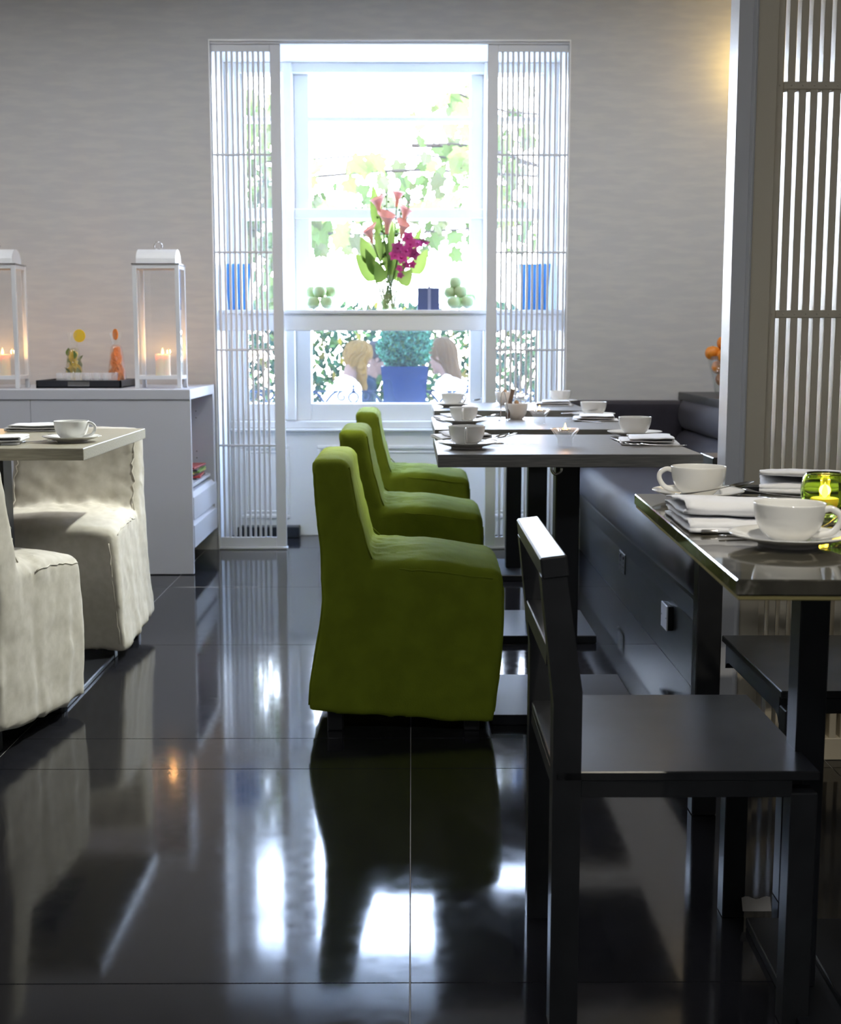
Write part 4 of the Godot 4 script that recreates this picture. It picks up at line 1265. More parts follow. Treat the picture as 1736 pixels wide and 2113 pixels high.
func calla(base: Vector3, tip: Vector3, size: float, facing: Vector3, label: String) -> void:
	var t := thing("calla_lily", label, "flower", base, 0.0, "salmon calla lilies in the window vase")
	var d := tip - base
	var mid := d * 0.5 + Vector3(0.01, 0, 0)
	obj("stem", tube(curve([Vector3.ZERO, mid, d], 6), 0.0035, 7), M.stem_green, t)
	var up := d.normalized()
	var fx := (facing - up * facing.dot(up)).normalized()
	var fz := fx.cross(up).normalized()
	var st := new_st()
	add_sheet(st, 9, 20, func(u: float, v: float) -> Vector3:
		var a := TAU * v
		var r := size * (0.09 + 0.34 * pow(u, 2.2))
		var lip := size * 0.35 * maxf(cos(a), 0.0) * pow(u, 3.0)
		var lift := u * size * (1.0 - 0.22 * (0.5 - 0.5 * cos(a)) * u)
		return d - up * size * 0.2 + up * (lift + lip * 0.3) - (fx * cos(a) + fz * sin(a)) * r - fx * lip * 0.6)
	obj("spathe", done(st), M.calla, t)
	obj("spadix", tube([d, d + up * size * 0.55], [0.004, 0.003], 7), M.lemon_peel, t)

func spike(base: Vector3, tip: Vector3, from: float, n: int, m: Material, called: String, label: String, r: float) -> void:
	var t := thing(called, label, "flower", base)
	var d := tip - base
	obj("stem", tube(curve([Vector3.ZERO, d * 0.5, d], 4), 0.0025, 6), M.stem_green, t)
	for i in n:
		var u := float(i) / (n - 1)
		var p := d * lerpf(from, 1.0, u)
		var a := i * 2.4
		var s := r * lerpf(1.0, 0.45, u)
		var st := new_st()
		add_lathe(st, [Vector2(0.0, 0.0), Vector2(s * 0.45, s * 0.3), Vector2(s * 0.8, s * 1.0), Vector2(s * 0.55, s * 0.75), Vector2(0.0, s * 0.35)], 8)
		obj("floret", done(st), m, t, p + Vector3(cos(a), 0, sin(a)) * s * 0.5, Vector3(0.9 * sin(a), 0, -0.9 * cos(a)))

func big_leaf(base: Vector3, tip: Vector3, width: float, m: Material, label: String, stem := 0.45, shape := 1) -> void:
	var t := thing("foliage_leaf", label, "leaf", base)
	var d := tip - base
	obj("stem", tube(curve([Vector3.ZERO, d * stem * 0.5, d * stem], 4), 0.003, 6), M.stem_green, t)
	var st := new_st()
	var n := Vector3(0.25, 0.3, 1.0)
	add_leaf(st, d * stem, d.normalized(), n.normalized(), d.length() * (1.0 - stem), width, 0.08, shape, 10)
	obj("blade", done(st), m, t)

func shelf_display() -> void:
	var Y := 1.274
	var Z := -7.05
	var V := Vector3(-0.13, Y, Z)
	var t := thing("glass_vase", "clear glass vase of flowers on the window shelf", "vase", V)
	obj("glass", lathe(curve([Vector2(0.0, 0.0), Vector2(0.05, 0.0), Vector2(0.056, 0.006), Vector2(0.05, 0.07), Vector2(0.04, 0.14), Vector2(0.036, 0.19)], 4), 28), M.thin_glass, t)
	obj("water", lathe([Vector2(0.0, 0.004), Vector2(0.049, 0.004), Vector2(0.052, 0.01), Vector2(0.045, 0.085), Vector2(0.0, 0.085)], 24), M.vase_water, t)
	# stems down in the vase come with each flower; calla lilies
	var mk := func(px: float, py: float, dz := 0.0) -> Vector3:  # place on the plane of the vase, from measured offsets
		return Vector3(px, py, Z + dz)
	var base := func(k: float) -> Vector3: return V + Vector3(0.028 * cos(k * 2.1), 0.012, 0.028 * sin(k * 2.1))
	calla(base.call(0), mk.call(-0.175, 1.80, 0.03), 0.098, Vector3(-0.6, 0, 0.7), "salmon calla lily left of the tall spear leaf")
	calla(base.call(1), mk.call(-0.08, 1.845, -0.02), 0.091, Vector3(0.3, 0, 0.8), "salmon calla lily highest in the bunch")
	calla(base.call(2), mk.call(-0.132, 1.70, 0.06), 0.111, Vector3(0.5, 0, 0.8), "salmon calla lily in the centre front of the bunch")
	calla(base.call(3), mk.call(-0.215, 1.645, 0.05), 0.091, Vector3(-0.8, 0, 0.5), "salmon calla lily lowest on the left")
	calla(base.call(4), mk.call(-0.042, 1.755, 0.02), 0.091, Vector3(0.6, 0, 0.6), "salmon calla lily on the right of the bunch")
	calla(base.call(5), mk.call(-0.055, 1.67, 0.06), 0.091, Vector3(0.5, 0, 0.9), "salmon calla lily just above the magenta orchids")
	spike(base.call(6), mk.call(-0.205, 1.865, -0.02), 0.35, 16, M.bell_green, "green_flower_spike", "green bell flower spike at the left of the spear leaf", 0.019)
	spike(base.call(7), mk.call(-0.135, 1.90, -0.04), 0.4, 16, M.bell_green, "green_flower_spike", "green bell flower spike behind the spear leaf", 0.018)
	spike(base.call(8), mk.call(-0.045, 1.88, -0.04), 0.4, 16, M.bell_green, "green_flower_spike", "green bell flower spike behind the highest calla lily", 0.018)
	spike(base.call(9), mk.call(-0.012, 1.86, 0.02), 0.42, 22, M.pink_spike, "pink_flower_spike", "slender pink flower spike on the right of the bunch", 0.011)
	big_leaf(base.call(10), mk.call(-0.205, 1.955, -0.01), 0.07, M.leaf_mid, "tall spear-shaped green leaf rising from the bunch", 0.58, 0)
	big_leaf(base.call(11), mk.call(0.06, 1.73, 0.0), 0.045, M.leaf_mid, "green pointed leaf on the right behind the orchids", 0.55, 0)
	big_leaf(base.call(12), mk.call(-0.30, 1.575, 0.05), 0.1, M.leaf_mid, "broad green leaf spreading left of the vase", 0.5)
	big_leaf(base.call(13), mk.call(-0.27, 1.67, 0.02), 0.085, M.leaf_deep, "broad green leaf above the left spreading one", 0.6)
	big_leaf(base.call(14), mk.call(-0.185, 1.53, 0.12), 0.075, M.leaf_mid, "broad leaf hanging in front of the vase neck", 0.55)
	big_leaf(base.call(15), mk.call(0.085, 1.60, 0.03), 0.085, M.leaf_pale, "pale broad leaf spreading right under the orchids", 0.58)
	big_leaf(base.call(16), mk.call(0.0, 1.49, 0.1), 0.08, M.leaf_pale, "pale broad leaf drooping right of the vase neck", 0.6)
	big_leaf(base.call(17), mk.call(-0.19, 1.72, 0.05), 0.045, M.leaf_deep, "dark narrow leaf among the left calla lilies", 0.55, 0)
	big_leaf(base.call(19), mk.call(-0.10, 1.74, 0.04), 0.045, M.leaf_deep, "dark narrow leaf in the middle of the bunch", 0.5, 0)
	big_leaf(base.call(20), mk.call(-0.245, 1.60, 0.08), 0.06, M.leaf_deep, "dark leaf tucked under the lowest calla lily", 0.55, 0)
	big_leaf(base.call(21), mk.call(-0.15, 1.66, 0.0), 0.06, M.leaf_deep, "dark leaf behind the central calla lily", 0.5, 0)
	big_leaf(base.call(22), mk.call(-0.09, 1.58, 0.02), 0.07, M.leaf_mid, "green leaf just left of the orchid cluster", 0.45, 0)
	big_leaf(base.call(23), mk.call(-0.03, 1.60, -0.02), 0.06, M.leaf_deep, "dark leaf behind the orchid cluster", 0.45, 0)
	# magenta orchids
	var oc := [[-0.075, 1.60, 0.09, 1.0], [-0.03, 1.585, 0.11, 1.05], [-0.055, 1.545, 0.12, 1.0], [-0.005, 1.62, 0.08, 1.0], [0.015, 1.57, 0.1, 0.9], [-0.09, 1.56, 0.1, 0.9], [0.03, 1.625, 0.07, 0.8], [-0.02, 1.655, 0.06, 0.9], [0.055, 1.635, 0.05, 0.65], [0.08, 1.63, 0.04, 0.5], [-0.03, 1.51, 0.11, 0.6], [-0.065, 1.49, 0.12, 0.6], [-0.06, 1.455, 0.11, 0.55], [0.005, 1.515, 0.09, 0.6]]
	var ot := thing("orchid_spray", "cluster of magenta orchid blooms at the front right of the bunch", "flower", base.call(18))
	var hub: Vector3 = ot.position
	var arc := [Vector3.ZERO, Vector3(0.04, 0.16, 0.04), Vector3(0.07, 0.3, 0.07), Vector3(0.12, 0.36, 0.07), Vector3(0.2, 0.35, 0.05)]
	obj("stem", tube(curve(arc, 6), 0.003, 6), M.stem_green, ot)
	obj("stem", tube(curve([Vector3(0.05, 0.2, 0.05), Vector3(0.07, 0.24, 0.1), Vector3(0.06, 0.2, 0.12), Vector3(0.05, 0.16, 0.11)], 5), 0.002, 6), M.stem_green, ot)
	var k := 0
	for b in oc:
		var s: float = 0.04 * b[3]
		var st := new_st()
		for q in 5:
			var a := TAU * q / 5 + 0.3 * k
			var dir := Vector3(cos(a), sin(a), 0.25).normalized()
			add_leaf(st, Vector3.ZERO, dir, Vector3(0, 0, 1), s, s * 1.05, 0.25, 1, 4)
		add_lathe(st, [Vector2(0.0, -s * 0.1), Vector2(s * 0.22, 0.0), Vector2(s * 0.16, s * 0.3), Vector2(0.0, s * 0.36)], 8, Transform3D(Basis(Vector3.RIGHT, PI / 2), Vector3.ZERO))
		obj("bloom", done(st), M.orchid if k % 4 else M.orchid_dark, ot, Vector3(b[0], b[1], Z + b[2]) - hub, Vector3(-0.3 + 0.35 * sin(k * 2.0), 0.5 * sin(k * 1.3), 0))
		k += 1
	# two glass bowls of green apples
	for side in [0, 1]:
		var c := Vector3([-0.492, 0.253][side], Y, -7.03)
		var bw := thing("glass_bowl", ["clear glass dish of green apples on the shelf left of the flowers", "clear glass dish of green apples on the shelf right of the flowers"][side], "bowl", c, 0.0, "glass dishes of apples on the window shelf")
		obj("glass", lathe(curve([Vector2(0.0, 0.0), Vector2(0.05, 0.0), Vector2(0.07, 0.006), Vector2(0.09, 0.02), Vector2(0.088, 0.022), Vector2(0.06, 0.011), Vector2(0.0, 0.009)], 3), 32), M.thin_glass, bw)
		var ap := [Vector3(-0.04, 0.04, 0.025), Vector3(0.033, 0.042, 0.03), Vector3(-0.005, 0.098, 0.02), Vector3(-0.045, 0.042, -0.045), Vector3(0.04, 0.042, -0.042), Vector3(-0.05, 0.098, -0.03), Vector3(0.05, 0.1, -0.03)]
		if side == 1:
			ap = [Vector3(-0.028, 0.042, 0.03), Vector3(0.048, 0.042, 0.02), Vector3(-0.045, 0.095, -0.01), Vector3(0.012, 0.098, 0.01), Vector3(-0.018, 0.148, 0.0), Vector3(0.0, 0.042, -0.05), Vector3(0.065, 0.06, -0.04)]
		for i in ap.size():
			var pos := ["front left", "front right", "top front" if side == 0 else "middle left", "rear left" if side == 0 else "middle right", "rear right" if side == 0 else "very top", "upper left" if side == 0 else "rear", "upper right" if side == 0 else "far right"]
			var a := thing("apple", "green apple at the %s of the %s glass dish" % [pos[i], ["left", "right"][side]], "apple", c + ap[i], i * 0.8, ["apples in the left glass dish", "apples in the right glass dish"][side])
			obj("skin", lathe(curve([Vector2(0.0, -0.029), Vector2(0.012, -0.033), Vector2(0.03, -0.018), Vector2(0.0365, 0.004), Vector2(0.028, 0.026), Vector2(0.01, 0.031), Vector2(0.0, 0.025)], 4), 20), M.apple_skin, a)
			obj("stalk", tube([Vector3(0, 0.025, 0), Vector3(0.003, 0.036, 0.002)], 0.0014, 6), M.stalk, a)
	# wrapped box right of the vase
	var gb := thing("gift_box", "small dark blue box with a pale upright band on the window shelf", "box", Vector3(0.09, Y, -7.0))
	obj("carton", box(Vector3(0.118, 0.118, 0.08), 0.002), M.slate_gift, gb, Vector3(0, 0.059, 0))
	obj("band", box(Vector3(0.016, 0.1215, 0.083), 0.001), M.pale_ribbon, gb, Vector3(0.004, 0.0605, 0))
	obj("knot", lathe(curve([Vector2(0.0, 0.0), Vector2(0.008, 0.002), Vector2(0.006, 0.008), Vector2(0.0, 0.01)], 3), 10), M.pale_ribbon, gb, Vector3(0.004, 0.12, 0))
	# teal pots standing behind the slatted screens
	for side in [0, 1]:
		var pt := thing("planter", ["teal blue tapered pot seen through the left slatted screen", "teal blue tapered pot seen through the right slatted screen"][side], "pot", Vector3([-0.935, 0.66][side], Y, -7.06), 0.0, "teal pots behind the screens")
		obj("body", square_pot([0.07, 0.085][side], [0.055, 0.07][side], 0.245, 0.008), M.teal_pot, pt)
		obj("soil", box(Vector3(0.115, 0.01, 0.115), 0.001), M.soil, pt, Vector3(0, 0.222, 0))

# tapered square pot: half widths top and bottom, height, wall thickness, open at the top
func square_pot(top: float, bot: float, h: float, wall: float) -> ArrayMesh:
	var st := new_st(false)
	var P := [[bot, 0.0], [top, h], [top - wall, h], [top - wall - (top - bot) * 0.15, h * 0.88]]
	for i in P.size() - 1:
		for k in 4:
			var a0 := PI / 4 + PI / 2 * k
			var a1 := a0 + PI / 2
			var r0: float = P[i][0] * sqrt(2.0)
			var r1: float = P[i + 1][0] * sqrt(2.0)
			var A := Vector3(cos(a0) * r0, P[i][1], sin(a0) * r0)
			var B := Vector3(cos(a1) * r0, P[i][1], sin(a1) * r0)
			var C := Vector3(cos(a1) * r1, P[i + 1][1], sin(a1) * r1)
			var D := Vector3(cos(a0) * r1, P[i + 1][1], sin(a0) * r1)
			quad(st, B, C, D, A)
	poly(st, [Vector3(bot, 0, bot), Vector3(-bot, 0, bot), Vector3(-bot, 0, -bot), Vector3(bot, 0, -bot)], Vector3(0, h, 0))
	var q: float = P[3][0]
	poly(st, [Vector3(q, h * 0.88, q), Vector3(-q, h * 0.88, q), Vector3(-q, h * 0.88, -q), Vector3(q, h * 0.88, -q)], Vector3(0, 0, 0))
	return done(st)

# ---------------------------------------------------------------- marble table and wooden chairs
func marble_group() -> void:
	var t := thing("marble_table", "polished dark marble table with a yellow-brass underside at the right front", "table", Vector3(0.84, 0, -2.06), deg_to_rad(-1.9))
	obj("table_top", boxc(Vector3(-0.41, 0.779, -0.47), Vector3(0.41, 0.8, 0.467), 0.0018), M.marble, t)
	obj("edge_trim", boxc(Vector3(-0.407, 0.7725, -0.467), Vector3(0.407, 0.779, 0.464), 0.001), M.brass_edge, t)
	for x in [-0.183, 0.183]:
		obj("post", boxc(Vector3(x - 0.024, 0.02, -0.03), Vector3(x + 0.024, 0.7725, 0.03), 0.002), M.black_metal, t)
	obj("base_plate", boxc(Vector3(-0.215, 0.0, -0.235), Vector3(0.23, 0.02, 0.235), 0.002), M.black_metal, t)
	obj("base_flange", boxc(Vector3(-0.135, 0.02, -0.11), Vector3(0.135, 0.034, 0.11), 0.002), M.black_metal, t)
	var pa := thing("paper_scrap", "torn scrap of pale paper on the floor behind the table base", "paper", Vector3(0.66, 0.021, -2.33))
	var st := new_st(false)
	add_sheet(st, 8, 4, func(u: float, v: float) -> Vector3: return Vector3((u - 0.5) * 0.055, 0.0004 + 0.022 * (1.0 - v) + 0.003 * sin(u * 9.0) * (1.0 - v), (v - 0.5) * 0.012))
	add_sheet(st, 8, 4, func(u: float, v: float) -> Vector3: return Vector3((0.5 - u) * 0.055, 0.0 + 0.022 * (1.0 - v) + 0.003 * sin((1.0 - u) * 9.0) * (1.0 - v), (v - 0.5) * 0.012 - 0.0008))
	obj("sheet", done(st), M.paper, pa)
	wood_chair_near()
	wood_chair_far()
	# settings
	var g := "cups and saucers on the marble table"
	cup_set(Vector3(0.552, 0.8, -2.45), PI - 0.12, "coffee cup at the far end of the marble table", g)
	cup_set(Vector3(0.562, 0.8, -1.885), -0.5, "coffee cup nearest the camera on the marble table", g)
	var P := [Vector2(0.085, 0.0035), Vector2(-0.075, 0.004), Vector2(-0.087, 0.011), Vector2(-0.075, 0.0165), Vector2(0.06, 0.016), Vector2(0.09, 0.021), Vector2(0.07, 0.033), Vector2(-0.055, 0.036), Vector2(-0.085, 0.044)]
	var Q := [Vector2(-0.11, 0.0035), Vector2(0.12, 0.004), Vector2(0.142, 0.009), Vector2(0.12, 0.0165), Vector2(-0.08, 0.014), Vector2(-0.095, 0.018), Vector2(-0.08, 0.0225), Vector2(0.07, 0.0245), Vector2(0.1, 0.027), Vector2(0.115, 0.036), Vector2(0.095, 0.044), Vector2(0.02, 0.041), Vector2(-0.085, 0.031)]
	napkin(Vector3(0.53, 0.8, -2.135), deg_to_rad(-92), "thick folded white napkin at the left edge of the marble table", Q, 0.17, 0.006, 17, "napkins on the marble table", -1.2)
	napkin(Vector3(0.80, 0.8, -2.6), deg_to_rad(75), "folded white napkin behind the green candle glass", P, 0.17, 0.0065, 19, "napkins on the marble table")
	napkin(Vector3(0.97, 0.8, -2.35), deg_to_rad(80), "folded white napkin at the right edge of the picture on the marble table", P, 0.16, 0.006, 20, "napkins on the marble table")
	spoon(Vector3(0.56, 0.823, -2.37), 0.1, "spoon lying across the far saucer on the marble table", 0.1)
	knife(Vector3(0.555, 0.8, -2.0), 0.08, "knife under the near edge of the marble table napkin")
	fork(Vector3(0.575, 0.8, -1.965), 0.1, "fork with its handle in front of the near saucer on the marble table")
	fork(Vector3(0.69, 0.8, -2.52), 2.3, "fork beyond the far cup on the marble table, tines toward the window")
	spoon(Vector3(0.69, 0.802, -2.36), PI - 0.5, "upturned spoon left of the green candle glass", 0.0)
	knife(Vector3(0.665, 0.8, -2.44), 2.3, "knife between the far cup and the candle glass")
	spoon(Vector3(0.66, 0.816, -1.99), PI * 0.30, "spoon behind the handle of the nearest cup", 0.06)
	var v := thing("candle_glass", "rounded green glass candle holder on the marble table", "candle holder", Vector3(0.716, 0.8, -2.2))
	var O := curve([Vector2(0.0, 0.0), Vector2(0.02, 0.0), Vector2(0.0265, 0.004), Vector2(0.0375, 0.03), Vector2(0.041, 0.055), Vector2(0.038, 0.08), Vector2(0.0335, 0.092)], 4)
	O.append_array([Vector2(0.0325, 0.0935), Vector2(0.0312, 0.0925)])
	O.append_array(curve([Vector2(0.0302, 0.09), Vector2(0.0345, 0.079), Vector2(0.037, 0.055), Vector2(0.0335, 0.032), Vector2(0.023, 0.016), Vector2(0.0, 0.014)], 4))
	for i in O.size(): O[i] = Vector2(O[i].x, O[i].y * 0.82)
	obj("glass", lathe(O, 40), M.green_glass, v)
	var c := thing("tealight", "lit tealight inside the green candle glass", "candle", Vector3(0.716, 0.8122, -2.2))
	obj("wax", lathe([Vector2(0.0, 0.0), Vector2(0.021, 0.0), Vector2(0.022, 0.004), Vector2(0.024, 0.02), Vector2(0.022, 0.021), Vector2(0.0, 0.02)], 24), M.wax, c)
	obj("flame", flame_mesh(0.028), M.flame, c, Vector3(0, 0.0205, 0))
	candle_light(c, Vector3(0, 0.034, 0), 0.02)

# side elevation in (x,y) of the near chair's rear post, with its raked top
func post_mesh(w: float, x_seat: float, x_top: float, top: float, width_low: float, width_top: float) -> ArrayMesh:
	var st := new_st(false)
	add_prism(st, PackedVector2Array([Vector2(x_seat, 0.0), Vector2(x_seat + width_low, 0.0), Vector2(x_seat + width_low, 0.56), Vector2(x_top + width_top, top), Vector2(x_top, top), Vector2(x_seat, 0.54)]), -w / 2, w / 2)
	return done(st)

func wood_chair_near() -> void:
	var t := thing("wooden_chair", "black wooden chair with open square back in the right foreground", "chair", Vector3(0, 0, 0))
	var zn := -1.94
	var zfar := -2.385
	var w := 0.042
	for z in [zn - w / 2, zfar + w / 2]:
		obj("rear_leg", post_mesh(w, 0.221, 0.199, 0.742, 0.045, 0.04), M.black_wood, t, Vector3(0, 0, z))
		obj("front_leg", boxc(Vector3(0.598, 0, -w / 2), Vector3(0.641, 0.395, w / 2), 0.002), M.black_wood, t, Vector3(0, 0, z))
	var xt := Transform3D(Basis(Vector3.FORWARD, deg_to_rad(-7)), Vector3(0.2195, 0.757, 0))
	var st := new_st(false)
	add_box(st, Vector3(0, 0, (zn + zfar) / 2), Vector3(0.042, 0.035, zn - zfar + 0.004), 0.003, xt)
	obj("top_rail", done(st), M.black_wood, t)
	obj("cross_rail", boxc(Vector3(0.213, 0.59, zfar + w), Vector3(0.249, 0.625, zn - w), 0.002), M.black_wood, t)
	obj("seat", boxc(Vector3(0.225, 0.415, zfar), Vector3(0.643, 0.431, zn), 0.002), M.black_wood, t)
	for z in [zn - 0.012, zfar + 0.012]:
		obj("side_apron", boxc(Vector3(0.266, 0.388, z - 0.01), Vector3(0.6, 0.415, z + 0.01), 0.001), M.black_wood, t)
	for x in [0.235, 0.62]:
		obj("apron", boxc(Vector3(x - 0.01, 0.388, zfar + w), Vector3(x + 0.01, 0.415, zn - w), 0.001), M.black_wood, t)

func wood_chair_far() -> void:
	var t := thing("wooden_chair", "black wooden chair tucked under the far side of the marble table", "chair")
	var xl := 0.726
	var xr := 1.15
	var zb := -2.89
	var zf := -2.41
	for x in [xl - 0.025, xr]:
		obj("rear_leg", boxc(Vector3(x - 0.045, 0.0, zb - 0.04), Vector3(x + 0.012, 0.742, zb + 0.01), 0.003), M.black_wood, t)
	for x in [xl, xr - 0.045]:
		obj("front_leg", boxc(Vector3(x, 0.0, zf - 0.045), Vector3(x + 0.045, 0.39, zf), 0.002), M.black_wood, t)
	obj("top_rail", boxc(Vector3(xl - 0.07, 0.742, zb - 0.045), Vector3(xr + 0.012, 0.775, zb + 0.01), 0.003), M.black_wood, t)
	obj("cross_rail", boxc(Vector3(xl - 0.02, 0.6, zb - 0.035), Vector3(xr - 0.03, 0.63, zb - 0.005), 0.002), M.black_wood, t)
	obj("seat", boxc(Vector3(xl - 0.01, 0.415, zb), Vector3(xr, 0.43, zf), 0.002), M.black_wood, t)
	for x in [xl, xr - 0.022]:
		# side rail with rounded lower corners where it meets the legs
		var o := PackedVector2Array()
		o.append_array(PackedVector2Array([Vector2(zb, 0.416), Vector2(zb, 0.352), Vector2(zb + 0.012, 0.366), Vector2(zb + 0.03, 0.372), Vector2(zf - 0.075, 0.372), Vector2(zf - 0.057, 0.366), Vector2(zf - 0.045, 0.352), Vector2(zf - 0.045, 0.416)]))
		var st := new_st(false)
		add_prism(st, o, -0.022, 0.0, Transform3D(Basis(Vector3(0, 0, 1), Vector3(0, 1, 0), Vector3(-1, 0, 0)), Vector3(x, 0, 0)))
		obj("side_rail", done(st), M.black_wood, t)
	obj("apron", boxc(Vector3(xl + 0.045, 0.385, zf - 0.02), Vector3(xr - 0.045, 0.415, zf), 0.001), M.black_wood, t)

# ---------------------------------------------------------------- outside
func scatter(called: String, mesh: Mesh, m: Material, places: Array, colors: Array, parent: Node3D) -> MultiMeshInstance3D:
	var mm := MultiMesh.new()
	mm.transform_format = MultiMesh.TRANSFORM_3D
	mm.use_colors = true
	mm.mesh = mesh
	mm.instance_count = places.size()
	for i in places.size():
		mm.set_instance_transform(i, places[i])
		mm.set_instance_color(i, colors[i])
	var o := MultiMeshInstance3D.new()
	o.name = called
	o.multimesh = mm
	o.material_override = m
	o.set_meta("kind", "stuff")
	parent.add_child(o, true)
	return o

func rand_basis() -> Basis:
	return Basis.from_euler(Vector3(rng.randf_range(-1.2, 1.2), rng.randf_range(0, TAU), rng.randf_range(-1.2, 1.2)))

func outside() -> void:
	var gr := shell("pavement", "pale terrace paving outside the window")
	obj("paving_slab", boxc(Vector3(-14, -0.4, -30), Vector3(14, -0.2, -7.46), 0.0), M.stone, gr)
	var ld := shell("trim_5", "white stone sill outside the window")
	obj("sill_block", boxc(Vector3(-1.6, 0.5, -8.0), Vector3(1.4, 0.728, -7.44), 0.004), M.stone, ld)
	obj("sill_wall", boxc(Vector3(-1.6, -0.2, -7.9), Vector3(1.4, 0.5, -7.46), 0.0), M.stone, ld)
	# topiary in a square tapered pot
	var t := thing("potted_topiary", "clipped round box tree in a square blue pot on the outer sill", "potted plant", Vector3(-0.043, 0.728, -7.72))
	obj("pot", square_pot(0.14, 0.118, 0.232, 0.012), M.blue_pot, t)
	obj("soil", box(Vector3(0.235, 0.01, 0.235), 0.001), M.soil, t, Vector3(0, 0.208, 0))
	obj("stem", tube([Vector3(0, 0.2, 0), Vector3(0.004, 0.3, 0)], 0.012, 8), M.branch, t)
	obj("twig_core", lathe(curve([Vector2(0.0, 0.235), Vector2(0.09, 0.26), Vector2(0.13, 0.35), Vector2(0.09, 0.45), Vector2(0.0, 0.48)], 4), 20), M.leaf_dark, t)
	var bl := new_st(false)
	add_leaf(bl, Vector3.ZERO, Vector3.UP, Vector3(0, 0, 1), 0.026, 0.02, 0.2, 1, 2)
	var pl := []
	var co := []
	for i in 3000:
		var n := Vector3(rng.randfn(), rng.randfn(), rng.randfn()).normalized()
		var r := rng.randf_range(0.128, 0.163) * (1.0 + 0.04 * sin(n.x * 9) * sin(n.y * 8))
		var p := Vector3(0, 0.352, 0) + n * r
		if p.y < 0.225: continue
		pl.append(Transform3D(rand_basis(), p))
		var v := rng.randf_range(0.25, 1.5)
		co.append(Color(0.04 * v, 0.115 * v, 0.085 * v))
	scatter("foliage", done(bl), M.box_leaf, pl, co, t)
	# ornate iron balustrade
	railing()
	people()
	hedge()
	vine()

func railing() -> void:
	var t := thing("iron_railing", "low ornate dark iron railing along the outer sill", "railing", Vector3(0, 0.728, -7.93))
	for y in [0.075, 0.004]:
		obj("rail", boxc(Vector3(-1.5, y - 0.004, -0.006), Vector3(1.3, y + 0.004, 0.006), 0.001), M.iron, t)
	var x := -1.416
	var k := 0
	while x < 1.3:
		# a ring between two scrolls under a small spear finial
		if k % 2 == 0:
			var ring := []
			for i in 21: ring.append(Vector3(x + cos(TAU * i / 20) * 0.03, 0.036 + sin(TAU * i / 20) * 0.03, 0))
			obj("ring", tube(ring, 0.006, 6, 1.0, Vector3(0, 0, 1)), M.iron, t)
			for s in [-1.0, 1.0]:
				var c := []
				for i in 16:
					var a: float = PI * 0.5 + i * 0.38
					var r: float = 0.034 * (1.0 - i / 20.0)
					c.append(Vector3(x + s * (0.07 - cos(a) * r), 0.04 + sin(a) * r, 0))
				obj("scroll", tube(c, 0.006, 6, 1.0, Vector3(0, 0, 1)), M.iron, t)
			obj("finial", lathe(curve([Vector2(0.003, 0.078), Vector2(0.012, 0.086), Vector2(0.004, 0.094), Vector2(0.009, 0.104), Vector2(0.0, 0.124)], 4), 10), M.iron, t, Vector3(x, 0, 0))
		else:
			for s in [-1.0, 1.0]:
				var c := []
				for i in 14:
					var u := i / 13.0
					c.append(Vector3(x + s * (0.005 + 0.075 * u), 0.006 + 0.066 * sin(u * PI * 0.5), 0))
				obj("leaf_bar", tube(c, 0.007, 6, 1.0, Vector3(0, 0, 1)), M.iron, t)
		x += 0.176
		k += 1
	for xx in [-1.45, 1.25]:
		obj("post", boxc(Vector3(xx - 0.01, 0.0, -0.01), Vector3(xx + 0.01, 0.09, 0.01), 0.001), M.iron, t)

